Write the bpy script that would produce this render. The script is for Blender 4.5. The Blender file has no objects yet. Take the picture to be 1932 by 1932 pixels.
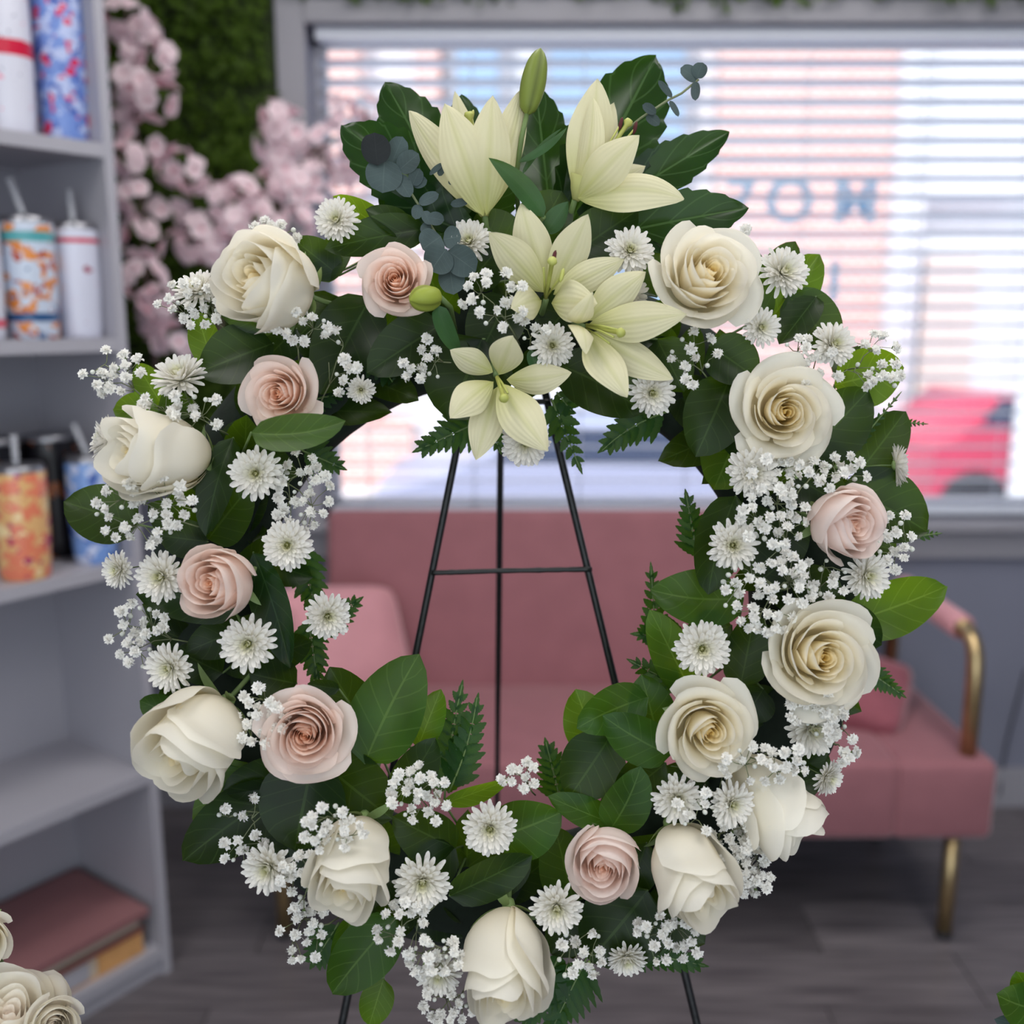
import bpy, math, random
from mathutils import Vector, Matrix, Quaternion

sc = bpy.context.scene
COL = sc.collection
pi = math.pi

# ------------------------------------------------------------------ camera
F = 1932.0
TH = math.radians(11.0)
EYE = Vector((0, 0, 1.35))
AX = Vector((0, math.cos(TH), -math.sin(TH)))
UPV = Vector((0, math.sin(TH), math.cos(TH)))
RT = Vector((1, 0, 0))
NV = -AX
cd = bpy.data.cameras.new('camera')
cd.sensor_width = 36.0
cd.lens = 36.0
cd.clip_start = 0.05
cd.dof.use_dof = True
cd.dof.focus_distance = 0.865
cd.dof.aperture_fstop = 2.6
cam = bpy.data.objects.new('camera', cd)
COL.objects.link(cam)
cam.location = EYE
cam.rotation_euler = (math.radians(90) - TH, 0, 0)
sc.camera = cam

# ------------------------------------------------------------------ light
w = bpy.data.worlds.new('sky')
sc.world = w
w.use_nodes = True
bg = w.node_tree.nodes['Background']
bg.inputs[0].default_value = (0.80, 0.90, 1.0, 1)
bg.inputs[1].default_value = 2.4
sd = bpy.data.lights.new('sun', 'SUN')
sd.energy = 3.4
sd.angle = math.radians(3)
sd.color = (1.0, 0.97, 0.92)
sun = bpy.data.objects.new('sun', sd)
COL.objects.link(sun)
sun.rotation_euler = (math.radians(48), 0, math.radians(-25))
sc.view_settings.view_transform = 'Standard'
sc.view_settings.look = 'None'
sc.view_settings.exposure = -0.34
sc.view_settings.gamma = 1.0
sc.cycles.max_bounces = 10
sc.cycles.diffuse_bounces = 6
sc.cycles.glossy_bounces = 2
sc.cycles.transmission_bounces = 4
sc.cycles.transparent_max_bounces = 8
sc.cycles.caustics_reflective = False
sc.cycles.caustics_refractive = False
CEIL_W = 8.5
DOOR_W = 5.0

# ------------------------------------------------------------------ helpers
D = 0.92          # distance of the leaned wreath plane along the view axis


def P(x, y, n=0.0):
    """point on (or n metres in front of) the leaned wreath plane"""
    d = D - n
    return EYE + AX * d + RT * ((x - 966) / F * d) - UPV * ((y - 966) / F * d)


def V(dx, dy, dn):
    return (RT * dx - UPV * dy + NV * dn).normalized()


def ray(x, y):
    return AX + RT * ((x - 966) / F) - UPV * ((y - 966) / F)


def G(x, y, Y):
    """point of depth Y (world y) seen at pixel"""
    r = ray(x, y)
    return EYE + r * (Y / r.y)


def lin(c):
    out = []
    for v in c:
        v = v / 255.0
        out.append(v / 12.92 if v <= 0.04045 else ((v + 0.055) / 1.055) ** 2.4)
    return tuple(out)


PXM = 0.84 / 1932.0

_base = {}


class MB:
    def __init__(s):
        s.v = []; s.f = []; s.uv = []; s.c = []; s.mi = []

    def add(s, verts, faces, uvs=None, cols=None, mi=0):
        o = len(s.v)
        s.v.extend([Vector(p) for p in verts])
        s.f.extend([tuple(o + i for i in f) for f in faces])
        s.mi.extend([mi] * len(faces))
        s.uv.extend(uvs if uvs else [(0, 0)] * len(verts))
        s.c.extend(cols if cols else [(1, 1, 1)] * len(verts))
        return o

    def grid(s, pts, nu, nv, uvs=None, cols=None, mi=0):
        fs = []
        for i in range(nu):
            for j in range(nv):
                a = i * (nv + 1) + j
                fs.append((a, a + 1, a + nv + 2, a + nv + 1))
        s.add(pts, fs, uvs, cols, mi)

    def box(s, c, d, m=None, mi=0):
        c = Vector(c)
        vs = []
        for x in (-.5, .5):
            for y in (-.5, .5):
                for z in (-.5, .5):
                    p = Vector((x * d[0], y * d[1], z * d[2]))
                    if m is not None:
                        p = m @ p
                    vs.append(c + p)
        s.add(vs, [(0, 1, 3, 2), (4, 6, 7, 5), (0, 4, 5, 1), (2, 3, 7, 6), (0, 2, 6, 4), (1, 5, 7, 3)], mi=mi)

    def tube(s, pts, r, k=6, mi=0, cap=True):
        pts = [Vector(p) for p in pts]
        n = len(pts)
        rs = r if isinstance(r, (list, tuple)) else [r] * n
        prev = None
        o = len(s.v)
        vs = []
        for i, p in enumerate(pts):
            t = (pts[min(i + 1, n - 1)] - pts[max(i - 1, 0)])
            if t.length < 1e-9:
                t = Vector((0, 0, 1))
            t.normalize()
            if prev is None:
                a = t.orthogonal().normalized()
            else:
                a = (prev - t * prev.dot(t))
                a = a.normalized() if a.length > 1e-6 else t.orthogonal().normalized()
            prev = a
            b = t.cross(a)
            for q in range(k):
                an = 2 * pi * q / k
                vs.append(p + a * (math.cos(an) * rs[i]) + b * (math.sin(an) * rs[i]))
        fs = []
        for i in range(n - 1):
            for q in range(k):
                fs.append((i * k + q, i * k + (q + 1) % k, (i + 1) * k + (q + 1) % k, (i + 1) * k + q))
        if cap:
            fs.append(tuple(range(k))[::-1])
            fs.append(tuple((n - 1) * k + q for q in range(k)))
        s.add(vs, fs, mi=mi)

    def lathe(s, prof, c, k=24, mi=0, m=None, cols=None):
        c = Vector(c)
        vs = []
        uvs = []
        n = len(prof)
        for i, (r, z) in enumerate(prof):
            for q in range(k):
                a = 2 * pi * q / k
                p = Vector((math.cos(a) * r, math.sin(a) * r, z))
                if m is not None:
                    p = m @ p
                vs.append(c + p)
                uvs.append((q / k, i / (n - 1)))
        fs = []
        for i in range(n - 1):
            for q in range(k):
                fs.append((i * k + q, i * k + (q + 1) % k, (i + 1) * k + (q + 1) % k, (i + 1) * k + q))
        s.add(vs, fs, uvs, mi=mi)

    def mesh(s, name, mats, off=Vector((0, 0, 0)), smooth=True):
        me = bpy.data.meshes.new(name)
        me.from_pydata([tuple(p - off) for p in s.v], [], s.f)
        if not isinstance(mats, (list, tuple)):
            mats = [mats]
        for m in mats:
            me.materials.append(m)
        if len(mats) > 1:
            me.polygons.foreach_set('material_index', s.mi)
        me.polygons.foreach_set('use_smooth', [smooth] * len(me.polygons))
        uvl = me.uv_layers.new(name='UVMap')
        flat = []
        for p in me.polygons:
            for vi in p.vertices:
                flat.extend(s.uv[vi])
        uvl.data.foreach_set('uv', flat)
        ca = me.color_attributes.new('Col', 'FLOAT_COLOR', 'POINT')
        fc = []
        for c in s.c:
            fc.extend((c[0], c[1], c[2], 1.0))
        ca.data.foreach_set('color', fc)
        me.update()
        return me


def link(name, data, parent=None):
    o = bpy.data.objects.new(name, data)
    COL.objects.link(o)
    if parent is not None:
        o.parent = parent
    return o


def thing(name, label, cat, loc=(0, 0, 0), group=None, rot=None):
    o = link(name, None)
    o.empty_display_size = 0.02
    o.location = loc
    if rot is not None:
        o.rotation_mode = 'QUATERNION'
        o.rotation_quaternion = rot
    o['label'] = label
    o['category'] = cat
    if group:
        o['group'] = group
    _base[o.name] = Vector(loc)
    return o


def tag(o, label, cat, group=None):
    o['label'] = label
    o['category'] = cat
    if group:
        o['group'] = group
    return o


def struct(o):
    o['kind'] = 'structure'
    return o


def wpart(name, mb, mat, parent=None, smooth=True, bevel=0.0):
    """mesh given in world coordinates, stored relative to its parent's base (or its own bounding base)"""
    if parent is not None:
        off = _base[parent.name]
        o = link(name, mb.mesh(name, mat, off, smooth), parent)
        _base[o.name] = off
    else:
        lo = Vector((sum(p.x for p in mb.v) / len(mb.v), sum(p.y for p in mb.v) / len(mb.v), min(p.z for p in mb.v)))
        o = link(name, mb.mesh(name, mat, lo, smooth))
        o.location = lo
        _base[o.name] = lo
    if bevel:
        b = o.modifiers.new('bevel', 'BEVEL')
        b.width = bevel
        b.segments = 3
        b.limit_method = 'ANGLE'
    return o


def lpart(name, mb, mat, parent, smooth=True):
    return link(name, mb.mesh(name, mat, Vector((0, 0, 0)), smooth), parent)


def boxmb(c, d, m=None):
    b = MB(); b.box(c, d, m); return b


def quat(direction, roll=0.0):
    d = Vector(direction).normalized()
    q = Vector((0, 0, 1)).rotation_difference(d)
    return q @ Quaternion((0, 0, 1), roll)


# ------------------------------------------------------------------ materials
def nodes(name):
    m = bpy.data.materials.new(name)
    m.use_nodes = True
    nt = m.node_tree
    p = nt.nodes['Principled BSDF']
    return m, nt, p


def simple(name, rgb, rough=0.5, metal=0.0, var=0.0, scale=8.0, bump=0.0, spec=0.5, stretch=(1, 1, 1)):
    m, nt, p = nodes(name)
    c = lin(rgb)
    p.inputs['Roughness'].default_value = rough
    p.inputs['Metallic'].default_value = metal
    p.inputs['Specular IOR Level'].default_value = spec
    p.inputs['Base Color'].default_value = (*c, 1)
    if var or bump:
        tc = nt.nodes.new('ShaderNodeTexCoord')
        mp = nt.nodes.new('ShaderNodeMapping')
        mp.inputs['Scale'].default_value = stretch
        nt.links.new(tc.outputs['Object'], mp.inputs['Vector'])
        nz = nt.nodes.new('ShaderNodeTexNoise')
        nz.inputs['Scale'].default_value = scale
        nz.inputs['Detail'].default_value = 6
        nt.links.new(mp.outputs[0], nz.inputs['Vector'])
        if var:
            r = nt.nodes.new('ShaderNodeValToRGB')
            r.color_ramp.elements[0].position = 0.3
            r.color_ramp.elements[1].position = 0.7
            r.color_ramp.elements[0].color = (*[v * (1 - var) for v in c], 1)
            r.color_ramp.elements[1].color = (*[min(1, v * (1 + var)) for v in c], 1)
            nt.links.new(nz.outputs[0], r.inputs[0])
            nt.links.new(r.outputs[0], p.inputs['Base Color'])
        if bump:
            b = nt.nodes.new('ShaderNodeBump')
            b.inputs['Strength'].default_value = bump
            b.inputs['Distance'].default_value = 0.002
            nt.links.new(nz.outputs[0], b.inputs['Height'])
            nt.links.new(b.outputs[0], p.inputs['Normal'])
    return m


def petalmat(name, trans=0.3, rough=0.55, tint=(1, 1, 1), vein=0.0):
    m, nt, p = nodes(name)
    at = nt.nodes.new('ShaderNodeAttribute'); at.attribute_name = 'Col'
    col = at.outputs['Color']
    if vein:
        uv = nt.nodes.new('ShaderNodeUVMap')
        sp = nt.nodes.new('ShaderNodeSeparateXYZ')
        nt.links.new(uv.outputs[0], sp.inputs[0])
        mu = nt.nodes.new('ShaderNodeMath'); mu.operation = 'MULTIPLY'; mu.inputs[1].default_value = 52
        nt.links.new(sp.outputs[1], mu.inputs[0])
        si = nt.nodes.new('ShaderNodeMath'); si.operation = 'SINE'
        nt.links.new(mu.outputs[0], si.inputs[0])
        b = nt.nodes.new('ShaderNodeBump'); b.inputs['Strength'].default_value = vein
        b.inputs['Distance'].default_value = 0.0006
        nt.links.new(si.outputs[0], b.inputs['Height'])
        nt.links.new(b.outputs[0], p.inputs['Normal'])
    nt.links.new(col, p.inputs['Base Color'])
    p.inputs['Roughness'].default_value = rough
    p.inputs['Specular IOR Level'].default_value = 0.25
    tr = nt.nodes.new('ShaderNodeBsdfTranslucent')
    nt.links.new(col, tr.inputs[0])
    mx = nt.nodes.new('ShaderNodeMixShader'); mx.inputs[0].default_value = trans
    nt.links.new(p.outputs[0], mx.inputs[1])
    nt.links.new(tr.outputs[0], mx.inputs[2])
    nt.links.new(mx.outputs[0], nt.nodes['Material Output'].inputs[0])
    return m


def leafmat(name, rgb, vein, glow, rough=0.32, trans=0.35, veins=6.0, spec=0.28, veinamt=0.6):
    m, nt, p = nodes(name)
    N = nt.nodes.new; L = nt.links.new
    uv = N('ShaderNodeUVMap')
    sp = N('ShaderNodeSeparateXYZ'); L(uv.outputs[0], sp.inputs[0])

    def math_(op, a, b=None, c=None):
        n = N('ShaderNodeMath'); n.operation = op
        for i, x in enumerate((a, b, c)):
            if x is None:
                continue
            if isinstance(x, (int, float)):
                n.inputs[i].default_value = x
            else:
                L(x, n.inputs[i])
        return n.outputs[0]
    q = math_('ABSOLUTE', math_('MULTIPLY_ADD', sp.outputs[1], 2.0, -1.0))
    mid = math_('LESS_THAN', q, 0.035)
    arg = math_('SUBTRACT', math_('MULTIPLY', sp.outputs[0], veins), math_('MULTIPLY', q, 1.5))
    fr = math_('ABSOLUTE', math_('SUBTRACT', math_('FRACT', arg), 0.5))
    side = math_('MULTIPLY', math_('LESS_THAN', fr, 0.045), 0.55)
    vm = math_('MULTIPLY', math_('MAXIMUM', mid, side), veinamt)
    tc = N('ShaderNodeTexCoord')
    nz = N('ShaderNodeTexNoise'); nz.inputs['Scale'].default_value = 26; nz.inputs['Detail'].default_value = 5
    L(tc.outputs['Object'], nz.inputs['Vector'])
    c = lin(rgb)
    rp = N('ShaderNodeValToRGB')
    rp.color_ramp.elements[0].position = 0.32
    rp.color_ramp.elements[1].position = 0.68
    rp.color_ramp.elements[0].color = (*[v * 0.72 for v in c], 1)
    rp.color_ramp.elements[1].color = (*[v * 1.3 for v in c], 1)
    L(nz.outputs[0], rp.inputs[0])
    mix = N('ShaderNodeMixRGB'); L(vm, mix.inputs[0]); L(rp.outputs[0], mix.inputs[1])
    mix.inputs[2].default_value = (*lin(vein), 1)
    L(mix.outputs[0], p.inputs['Base Color'])
    p.inputs['Roughness'].default_value = rough
    p.inputs['Specular IOR Level'].default_value = spec
    bp = N('ShaderNodeBump'); bp.inputs['Strength'].default_value = 0.25; bp.inputs['Distance'].default_value = 0.001
    L(math_('ADD', vm, math_('MULTIPLY', nz.outputs[0], 0.5)), bp.inputs['Height'])
    L(bp.outputs[0], p.inputs['Normal'])
    tr = N('ShaderNodeBsdfTranslucent')
    mg = N('ShaderNodeMixRGB'); L(vm, mg.inputs[0])
    mg.inputs[1].default_value = (*lin(glow), 1)
    mg.inputs[2].default_value = (*[min(1, v * 1.5) for v in lin(glow)], 1)
    L(mg.outputs[0], tr.inputs[0])
    mx = N('ShaderNodeMixShader'); mx.inputs[0].default_value = trans
    L(p.outputs[0], mx.inputs[1]); L(tr.outputs[0], mx.inputs[2])
    L(mx.outputs[0], nt.nodes['Material Output'].inputs[0])
    return m


M = {}
M['rose'] = petalmat('rose_petal', 0.42, 0.6)
M['lily'] = petalmat('lily_tepal', 0.25, 0.5, vein=0.18)
M['mum'] = petalmat('mum_petal', 0.3, 0.6)
M['breath'] = petalmat('breath_petal', 0.3, 0.7)
M['cherry'] = petalmat('cherry_petal', 0.4, 0.7)
M['leaf'] = leafmat('salal_leaf', (22, 41, 14), (60, 84, 44), (128, 172, 20))
M['leafl'] = leafmat('backlit_salal_leaf', (62, 100, 26), (112, 142, 66), (170, 210, 36), trans=0.48)  # backlight glow put into a paler yellow-green base colour
M['fatsia'] = leafmat('fatsia_leaf', (24, 50, 20), (80, 108, 66), (90, 140, 24), rough=0.2, trans=0.25, veins=5)
M['fern'] = leafmat('fern_leaflet', (30, 66, 24), (54, 92, 38), (120, 172, 30), rough=0.4, trans=0.35, veins=9, veinamt=0.3)
M['euca'] = leafmat('eucalyptus_leaf', (72, 86, 86), (100, 114, 112), (96, 116, 104), rough=0.65, trans=0.15, spec=0.2, veinamt=0.3)
M['eucad'] = leafmat('eucalyptus_leaf_dark', (36, 40, 42), (54, 60, 60), (70, 80, 70), rough=0.6, trans=0.1, spec=0.2, veinamt=0.2)
M['strap'] = leafmat('lily_leaf', (54, 88, 52), (70, 104, 66), (110, 150, 40), rough=0.35, veins=0.5, trans=0.25, veinamt=0.2)
M['stem'] = simple('green_stem', (96, 118, 66), 0.6, var=0.2, scale=40)
M['bstem'] = simple('breath_stem', (120, 128, 92), 0.7)
M['sepal'] = simple('sepal_green', (126, 150, 92), 0.5, var=0.15, scale=60)
M['budg'] = petalmat('lily_bud', 0.1, 0.45)
M['anther'] = simple('anther_brown', (78, 24, 26), 0.8)
M['pollen'] = simple('stamen_green', (176, 180, 92), 0.5)
M['foam'] = simple('wet_foam_green', (22, 34, 24), 0.95, var=0.3, scale=60, bump=0.5)
M['black'] = simple('black_wire', (16, 18, 20), 0.4, var=0.2, scale=200, bump=0.3)
M['sofa'] = simple('pink_velvet', (156, 104, 110), 0.75, var=0.06, scale=14, bump=0.08, spec=0.2)
M['sofad'] = simple('rose_velvet', (150, 86, 96), 0.8, var=0.08, scale=14, spec=0.2)
M['pillow'] = simple('pale_pink_velvet', (214, 154, 160), 0.75, var=0.05, scale=14, spec=0.2)
for k_ in ('sofa', 'sofad', 'pillow'):
    p_ = M[k_].node_tree.nodes['Principled BSDF']
    p_.inputs['Sheen Weight'].default_value = 0.9
    p_.inputs['Sheen Roughness'].default_value = 0.35
    p_.inputs['Sheen Tint'].default_value = (1.0, 0.8, 0.82, 1)
M['brass'] = simple('brushed_brass', (196, 172, 128), 0.36, 1.0, var=0.12, scale=30)
M['white'] = simple('white_laminate', (168, 166, 174), 0.45, var=0.02, scale=3)
M['trim'] = simple('painted_trim', (158, 156, 163), 0.5, var=0.03, scale=5)
M['wall'] = simple('grey_blue_paint', (128, 130, 146), 0.8, var=0.03, scale=4, bump=0.06)
M['wallw'] = simple('white_paint', (222, 220, 218), 0.85, var=0.02, scale=4)
M['slat'] = simple('blind_slat', (222, 226, 236), 0.5)
M['cord'] = simple('blind_cord', (215, 218, 226), 0.8)
M['dark'] = simple('dark_cord', (40, 40, 46), 0.6)
M['metal'] = simple('steel_lid', (150, 150, 156), 0.3, 0.9)
M['bark'] = simple('twig_bark', (96, 80, 76), 0.85, var=0.3, scale=60)
M['moss'] = leafmat('boxwood_leaf', (74, 98, 30), (88, 112, 38), (120, 160, 36), rough=0.6, trans=0.2, veinamt=0.1, spec=0.2)
M['mossb'] = simple('moss_backing', (44, 58, 22), 0.95, var=0.4, scale=30)


def clear_mat(name, alpha, rgb=(235, 240, 245), rough=0.05):
    m, nt, p = nodes(name)
    tr = nt.nodes.new('ShaderNodeBsdfTransparent')
    mx = nt.nodes.new('ShaderNodeMixShader'); mx.inputs[0].default_value = alpha
    p.inputs['Base Color'].default_value = (*lin(rgb), 1)
    p.inputs['Roughness'].default_value = rough
    nt.links.new(tr.outputs[0], mx.inputs[1]); nt.links.new(p.outputs[0], mx.inputs[2])
    nt.links.new(mx.outputs[0], nt.nodes['Material Output'].inputs[0])
    return m


M['glass'] = clear_mat('window_glass', 0.05)
M['straw'] = clear_mat('clear_straw', 0.55, (200, 202, 210), 0.15)
M['decal'] = clear_mat('teal_window_decal', 0.5, (110, 200, 230), 0.5)


def floormat():
    m, nt, p = nodes('floor_plank')
    N = nt.nodes.new; L = nt.links.new
    oi = N('ShaderNodeObjectInfo')
    tc = N('ShaderNodeTexCoord')
    mp = N('ShaderNodeMapping'); mp.inputs['Scale'].default_value = (1.5, 22, 1)
    L(tc.outputs['Object'], mp.inputs[0])
    ad = N('ShaderNodeVectorMath'); L(mp.outputs[0], ad.inputs[0])
    L(oi.outputs['Location'], ad.inputs[1])
    nz = N('ShaderNodeTexNoise'); nz.inputs['Scale'].default_value = 3; nz.inputs['Detail'].default_value = 8
    L(ad.outputs[0], nz.inputs['Vector'])
    rp = N('ShaderNodeValToRGB')
    rp.color_ramp.elements[0].position = 0.3; rp.color_ramp.elements[1].position = 0.72
    rp.color_ramp.elements[0].color = (*lin((80, 75, 79)), 1)
    rp.color_ramp.elements[1].color = (*lin((132, 125, 128)), 1)
    L(nz.outputs[0], rp.inputs[0])
    hs = N('ShaderNodeHueSaturation')
    mr = N('ShaderNodeMapRange'); mr.inputs[3].default_value = 0.72; mr.inputs[4].default_value = 1.15
    L(oi.outputs['Random'], mr.inputs[0]); L(mr.outputs[0], hs.inputs['Value'])
    L(rp.outputs[0], hs.inputs['Color']); L(hs.outputs[0], p.inputs['Base Color'])
    p.inputs['Roughness'].default_value = 0.38
    return m


M['plank'] = floormat()
M['sub'] = simple('subfloor', (40, 36, 36), 0.9, var=0.2)

# ------------------------------------------------------------------ room shell
WY = 2.66       # window wall
XL, XR, YB, ZC = -2.0, 2.3, -1.35, 2.75
WX0, WX1 = -0.50, 1.62
WZ0, WZ1 = 0.815, 2.035


def plain(name, c, d, mat):
    o = wpart(name, boxmb(c, d), mat, smooth=False)
    return struct(o)


floor = plain('floor', ((XL + XR) / 2, (WY + YB) / 2, -0.03), (XR - XL, WY - YB, 0.04), M['sub'])
ceil = plain('ceiling', ((XL + XR) / 2, (WY + YB) / 2, ZC + 0.03), (XR - XL + .2, WY - YB + .2, 0.06), M['wallw'])
plain('wall_left', (XL - 0.05, (WY + YB) / 2, ZC / 2), (0.1, WY - YB, ZC), M['wall'])
plain('wall_right', (XR + 0.05, (WY + YB) / 2, ZC / 2), (0.1, WY - YB, ZC), M['wall'])
wb = MB()
wt = 0.12
wb.box(((XL + WX0) / 2, WY + wt / 2, ZC / 2), (WX0 - XL, wt, ZC))
wb.box(((XR + WX1) / 2, WY + wt / 2, ZC / 2), (XR - WX1, wt, ZC))
wb.box(((WX0 + WX1) / 2, WY + wt / 2, WZ0 / 2), (WX1 - WX0, wt, WZ0))
wb.box(((WX0 + WX1) / 2, WY + wt / 2, (ZC + WZ1) / 2), (WX1 - WX0, wt, ZC - WZ1))
struct(wpart('wall_front', wb, M['wall'], smooth=False))
# rear wall with a wide glazed shop door behind the photographer
rb = MB()
rb.box(((XL - 1.5) / 2, YB - .05, ZC / 2), (-1.5 - XL, .1, ZC))
rb.box(((XR + 1.5) / 2, YB - .05, ZC / 2), (XR - 1.5, .1, ZC))
rb.box((0, YB - .05, (ZC + 2.3) / 2), (3.0, .1, ZC - 2.3))
struct(wpart('wall_rear', rb, M['wallw'], smooth=False))
dl = bpy.data.lights.new('door_daylight', 'AREA')
dl.shape = 'RECTANGLE'; dl.size = 2.9; dl.size_y = 2.2; dl.energy = DOOR_W
dl.color = (1.0, 0.985, 0.97)
dlo = bpy.data.objects.new('door_daylight', dl); COL.objects.link(dlo)
dlo.location = (0, YB - 0.02, 1.18); dlo.rotation_euler = (math.radians(90), 0, 0)

# floor planks (rows run along x)
pw, gap = 0.178, 0.003
rnd = random.Random(5)
pm = {}
row = 0
y = 0.20
while y < WY - 0.01:
    x = XL - rnd.uniform(0, 1.1)
    wy = min(pw, WY - y)
    while x < XR:
        ln = 1.22
        x0, x1 = max(x, XL), min(x + ln, XR)
        if x1 - x0 > 0.02:
            k = (round(x1 - x0, 3), round(wy, 3))
            if k not in pm:
                b = MB(); b.box((0, 0, -0.005), (x1 - x0 - gap, wy - gap, 0.01))
                pm[k] = b.mesh('plank', M['plank'], smooth=False)
            o = link('plank', pm[k], floor)
            o.location = Vector(((x0 + x1) / 2, y + wy / 2, 0.0)) - _base['floor']
        x += ln
    y += pw
    row += 1

# baseboard, window trim, sill
plain('baseboard_front', ((XL + XR) / 2, WY - 0.009, 0.055), (XR - XL, 0.018, 0.11), M['trim'])
t = MB(); t.box(((WX0 - 0.035), WY - 0.012, (WZ0 + WZ1) / 2 + .03), (0.07, 0.024, WZ1 - WZ0 + 0.10))
struct(wpart('trim_1', t, M['trim'], smooth=False, bevel=0.004))
t = MB(); t.box(((WX0 + WX1) / 2, WY - 0.012, WZ1 + 0.027), (WX1 - WX0, 0.024, 0.054))
struct(wpart('trim_2', t, M['trim'], smooth=False, bevel=0.004))
t = MB()
t.box(((WX0 + WX1) / 2, WY - 0.025, WZ0 - 0.012), (WX1 - WX0 + .16, 0.07, 0.024))
t.box(((WX0 + WX1) / 2, WY - 0.010, WZ0 - 0.064), (WX1 - WX0 + .14, 0.02, 0.08))
struct(wpart('trim_3', t, M['trim'], smooth=False, bevel=0.004))
t = MB(); t.box(((WX1 + 0.035), WY - 0.012, (WZ0 + WZ1) / 2 + .03), (0.07, 0.024, WZ1 - WZ0 + 0.10))
struct(wpart('trim_4', t, M['trim'], smooth=False, bevel=0.004))

win = link('window_1', None); win.location = ((WX0 + WX1) / 2, WY + 0.08, WZ0); struct(win)
_base[win.name] = win.location.copy()
fr = MB()
fw = 0.035
fr.box((WX0 + fw / 2, WY + .085, (WZ0 + WZ1) / 2), (fw, .04, WZ1 - WZ0))
fr.box((WX1 - fw / 2, WY + .085, (WZ0 + WZ1) / 2), (fw, .04, WZ1 - WZ0))
fr.box(((WX0 + WX1) / 2, WY + .085, WZ0 + fw / 2), (WX1 - WX0, .04, fw))
fr.box(((WX0 + WX1) / 2, WY + .085, WZ1 - fw / 2), (WX1 - WX0, .04, fw))
wpart('window_frame', fr, M['white'], win, smooth=False)
wpart('pane', boxmb(((WX0 + WX1) / 2, WY + .09, (WZ0 + WZ1) / 2), (WX1 - WX0 - .06, .004, WZ1 - WZ0 - .06)), M['glass'], win, smooth=False)

# lettering stuck on the glass
def text(name, body, loc, size, mat, parent):
    cu = bpy.data.curves.new(name, 'FONT'); cu.body = body; cu.size = size
    cu.extrude = 0.0006; cu.align_x = 'CENTER'; cu.offset = 0.004
    tmp = bpy.data.objects.new('tmp', cu); COL.objects.link(tmp)
    dg = bpy.context.evaluated_depsgraph_get()
    me = bpy.data.meshes.new_from_object(tmp.evaluated_get(dg))
    bpy.data.objects.remove(tmp)
    me.materials.clear(); me.materials.append(mat)
    o = link(name, me, parent)
    o.location = Vector(loc) - _base[parent.name]
    o.rotation_euler = (math.radians(90), 0, 0)
    return o


dec = thing('window_decal', 'teal lettering stuck on the window glass at the right, above the white rose', 'decal', G(1510, 560, WY + .085))
for body, x, y, s in (('7', 1395, 418, .155), ('O', 1488, 418, .155), ('M', 1612, 418, .155), ('I', 1572, 566, .14)):
    p = G(x, y, WY + .0865)
    text('letter', body, p, s, M['decal'], dec)

# blinds
bl = thing('window_blind', 'white horizontal slat blind hanging open in the shop window', 'window blind', ((WX0 + WX1) / 2, WY + .04, WZ0))
BX0, BX1 = WX0 + .02, WX1 - .02
sl = MB()
nq = 6
pts = []
for i in range(2):
    for j in range(nq + 1):
        q = -1 + 2 * j / nq
        pts.append(Vector(((-.5 + i) * (BX1 - BX0), q * .025, .0035 * (1 - q * q))))
sl.grid(pts, 1, nq)
o_ = [p - Vector((0, 0, .0022)) for p in pts]
sl.grid(o_, 1, nq)
slm = sl.mesh('slat', M['slat'])
z = WZ0 + 0.05
while z < WZ1 - 0.04:
    s_ = link('slat', slm, bl)
    s_.location = Vector(((BX0 + BX1) / 2, WY + .04, z)) - _base[bl.name]
    s_.rotation_euler = (math.radians(-9), 0, 0)
    z += 0.0455
wpart('head_rail', boxmb(((BX0 + BX1) / 2, WY + .035, WZ1 - .016), (BX1 - BX0, .06, .03)), M['slat'], bl, smooth=False, bevel=.004)
wpart('bottom_rail', boxmb(((BX0 + BX1) / 2, WY + .04, WZ0 + .018), (BX1 - BX0, .05, .022)), M['slat'], bl, smooth=False, bevel=.004)
for xx in (-.38, -.1, .18, .46, .74, 1.02, 1.3, 1.5):
    b = MB()
    b.tube([(xx, WY + .014, WZ0 + .02), (xx, WY + .014, WZ1 - .05)], .0012, 5)
    b.tube([(xx, WY + .066, WZ0 + .02), (xx, WY + .066, WZ1 - .05)], .0012, 5)
    wpart('ladder_cord', b, M['cord'], bl)

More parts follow.
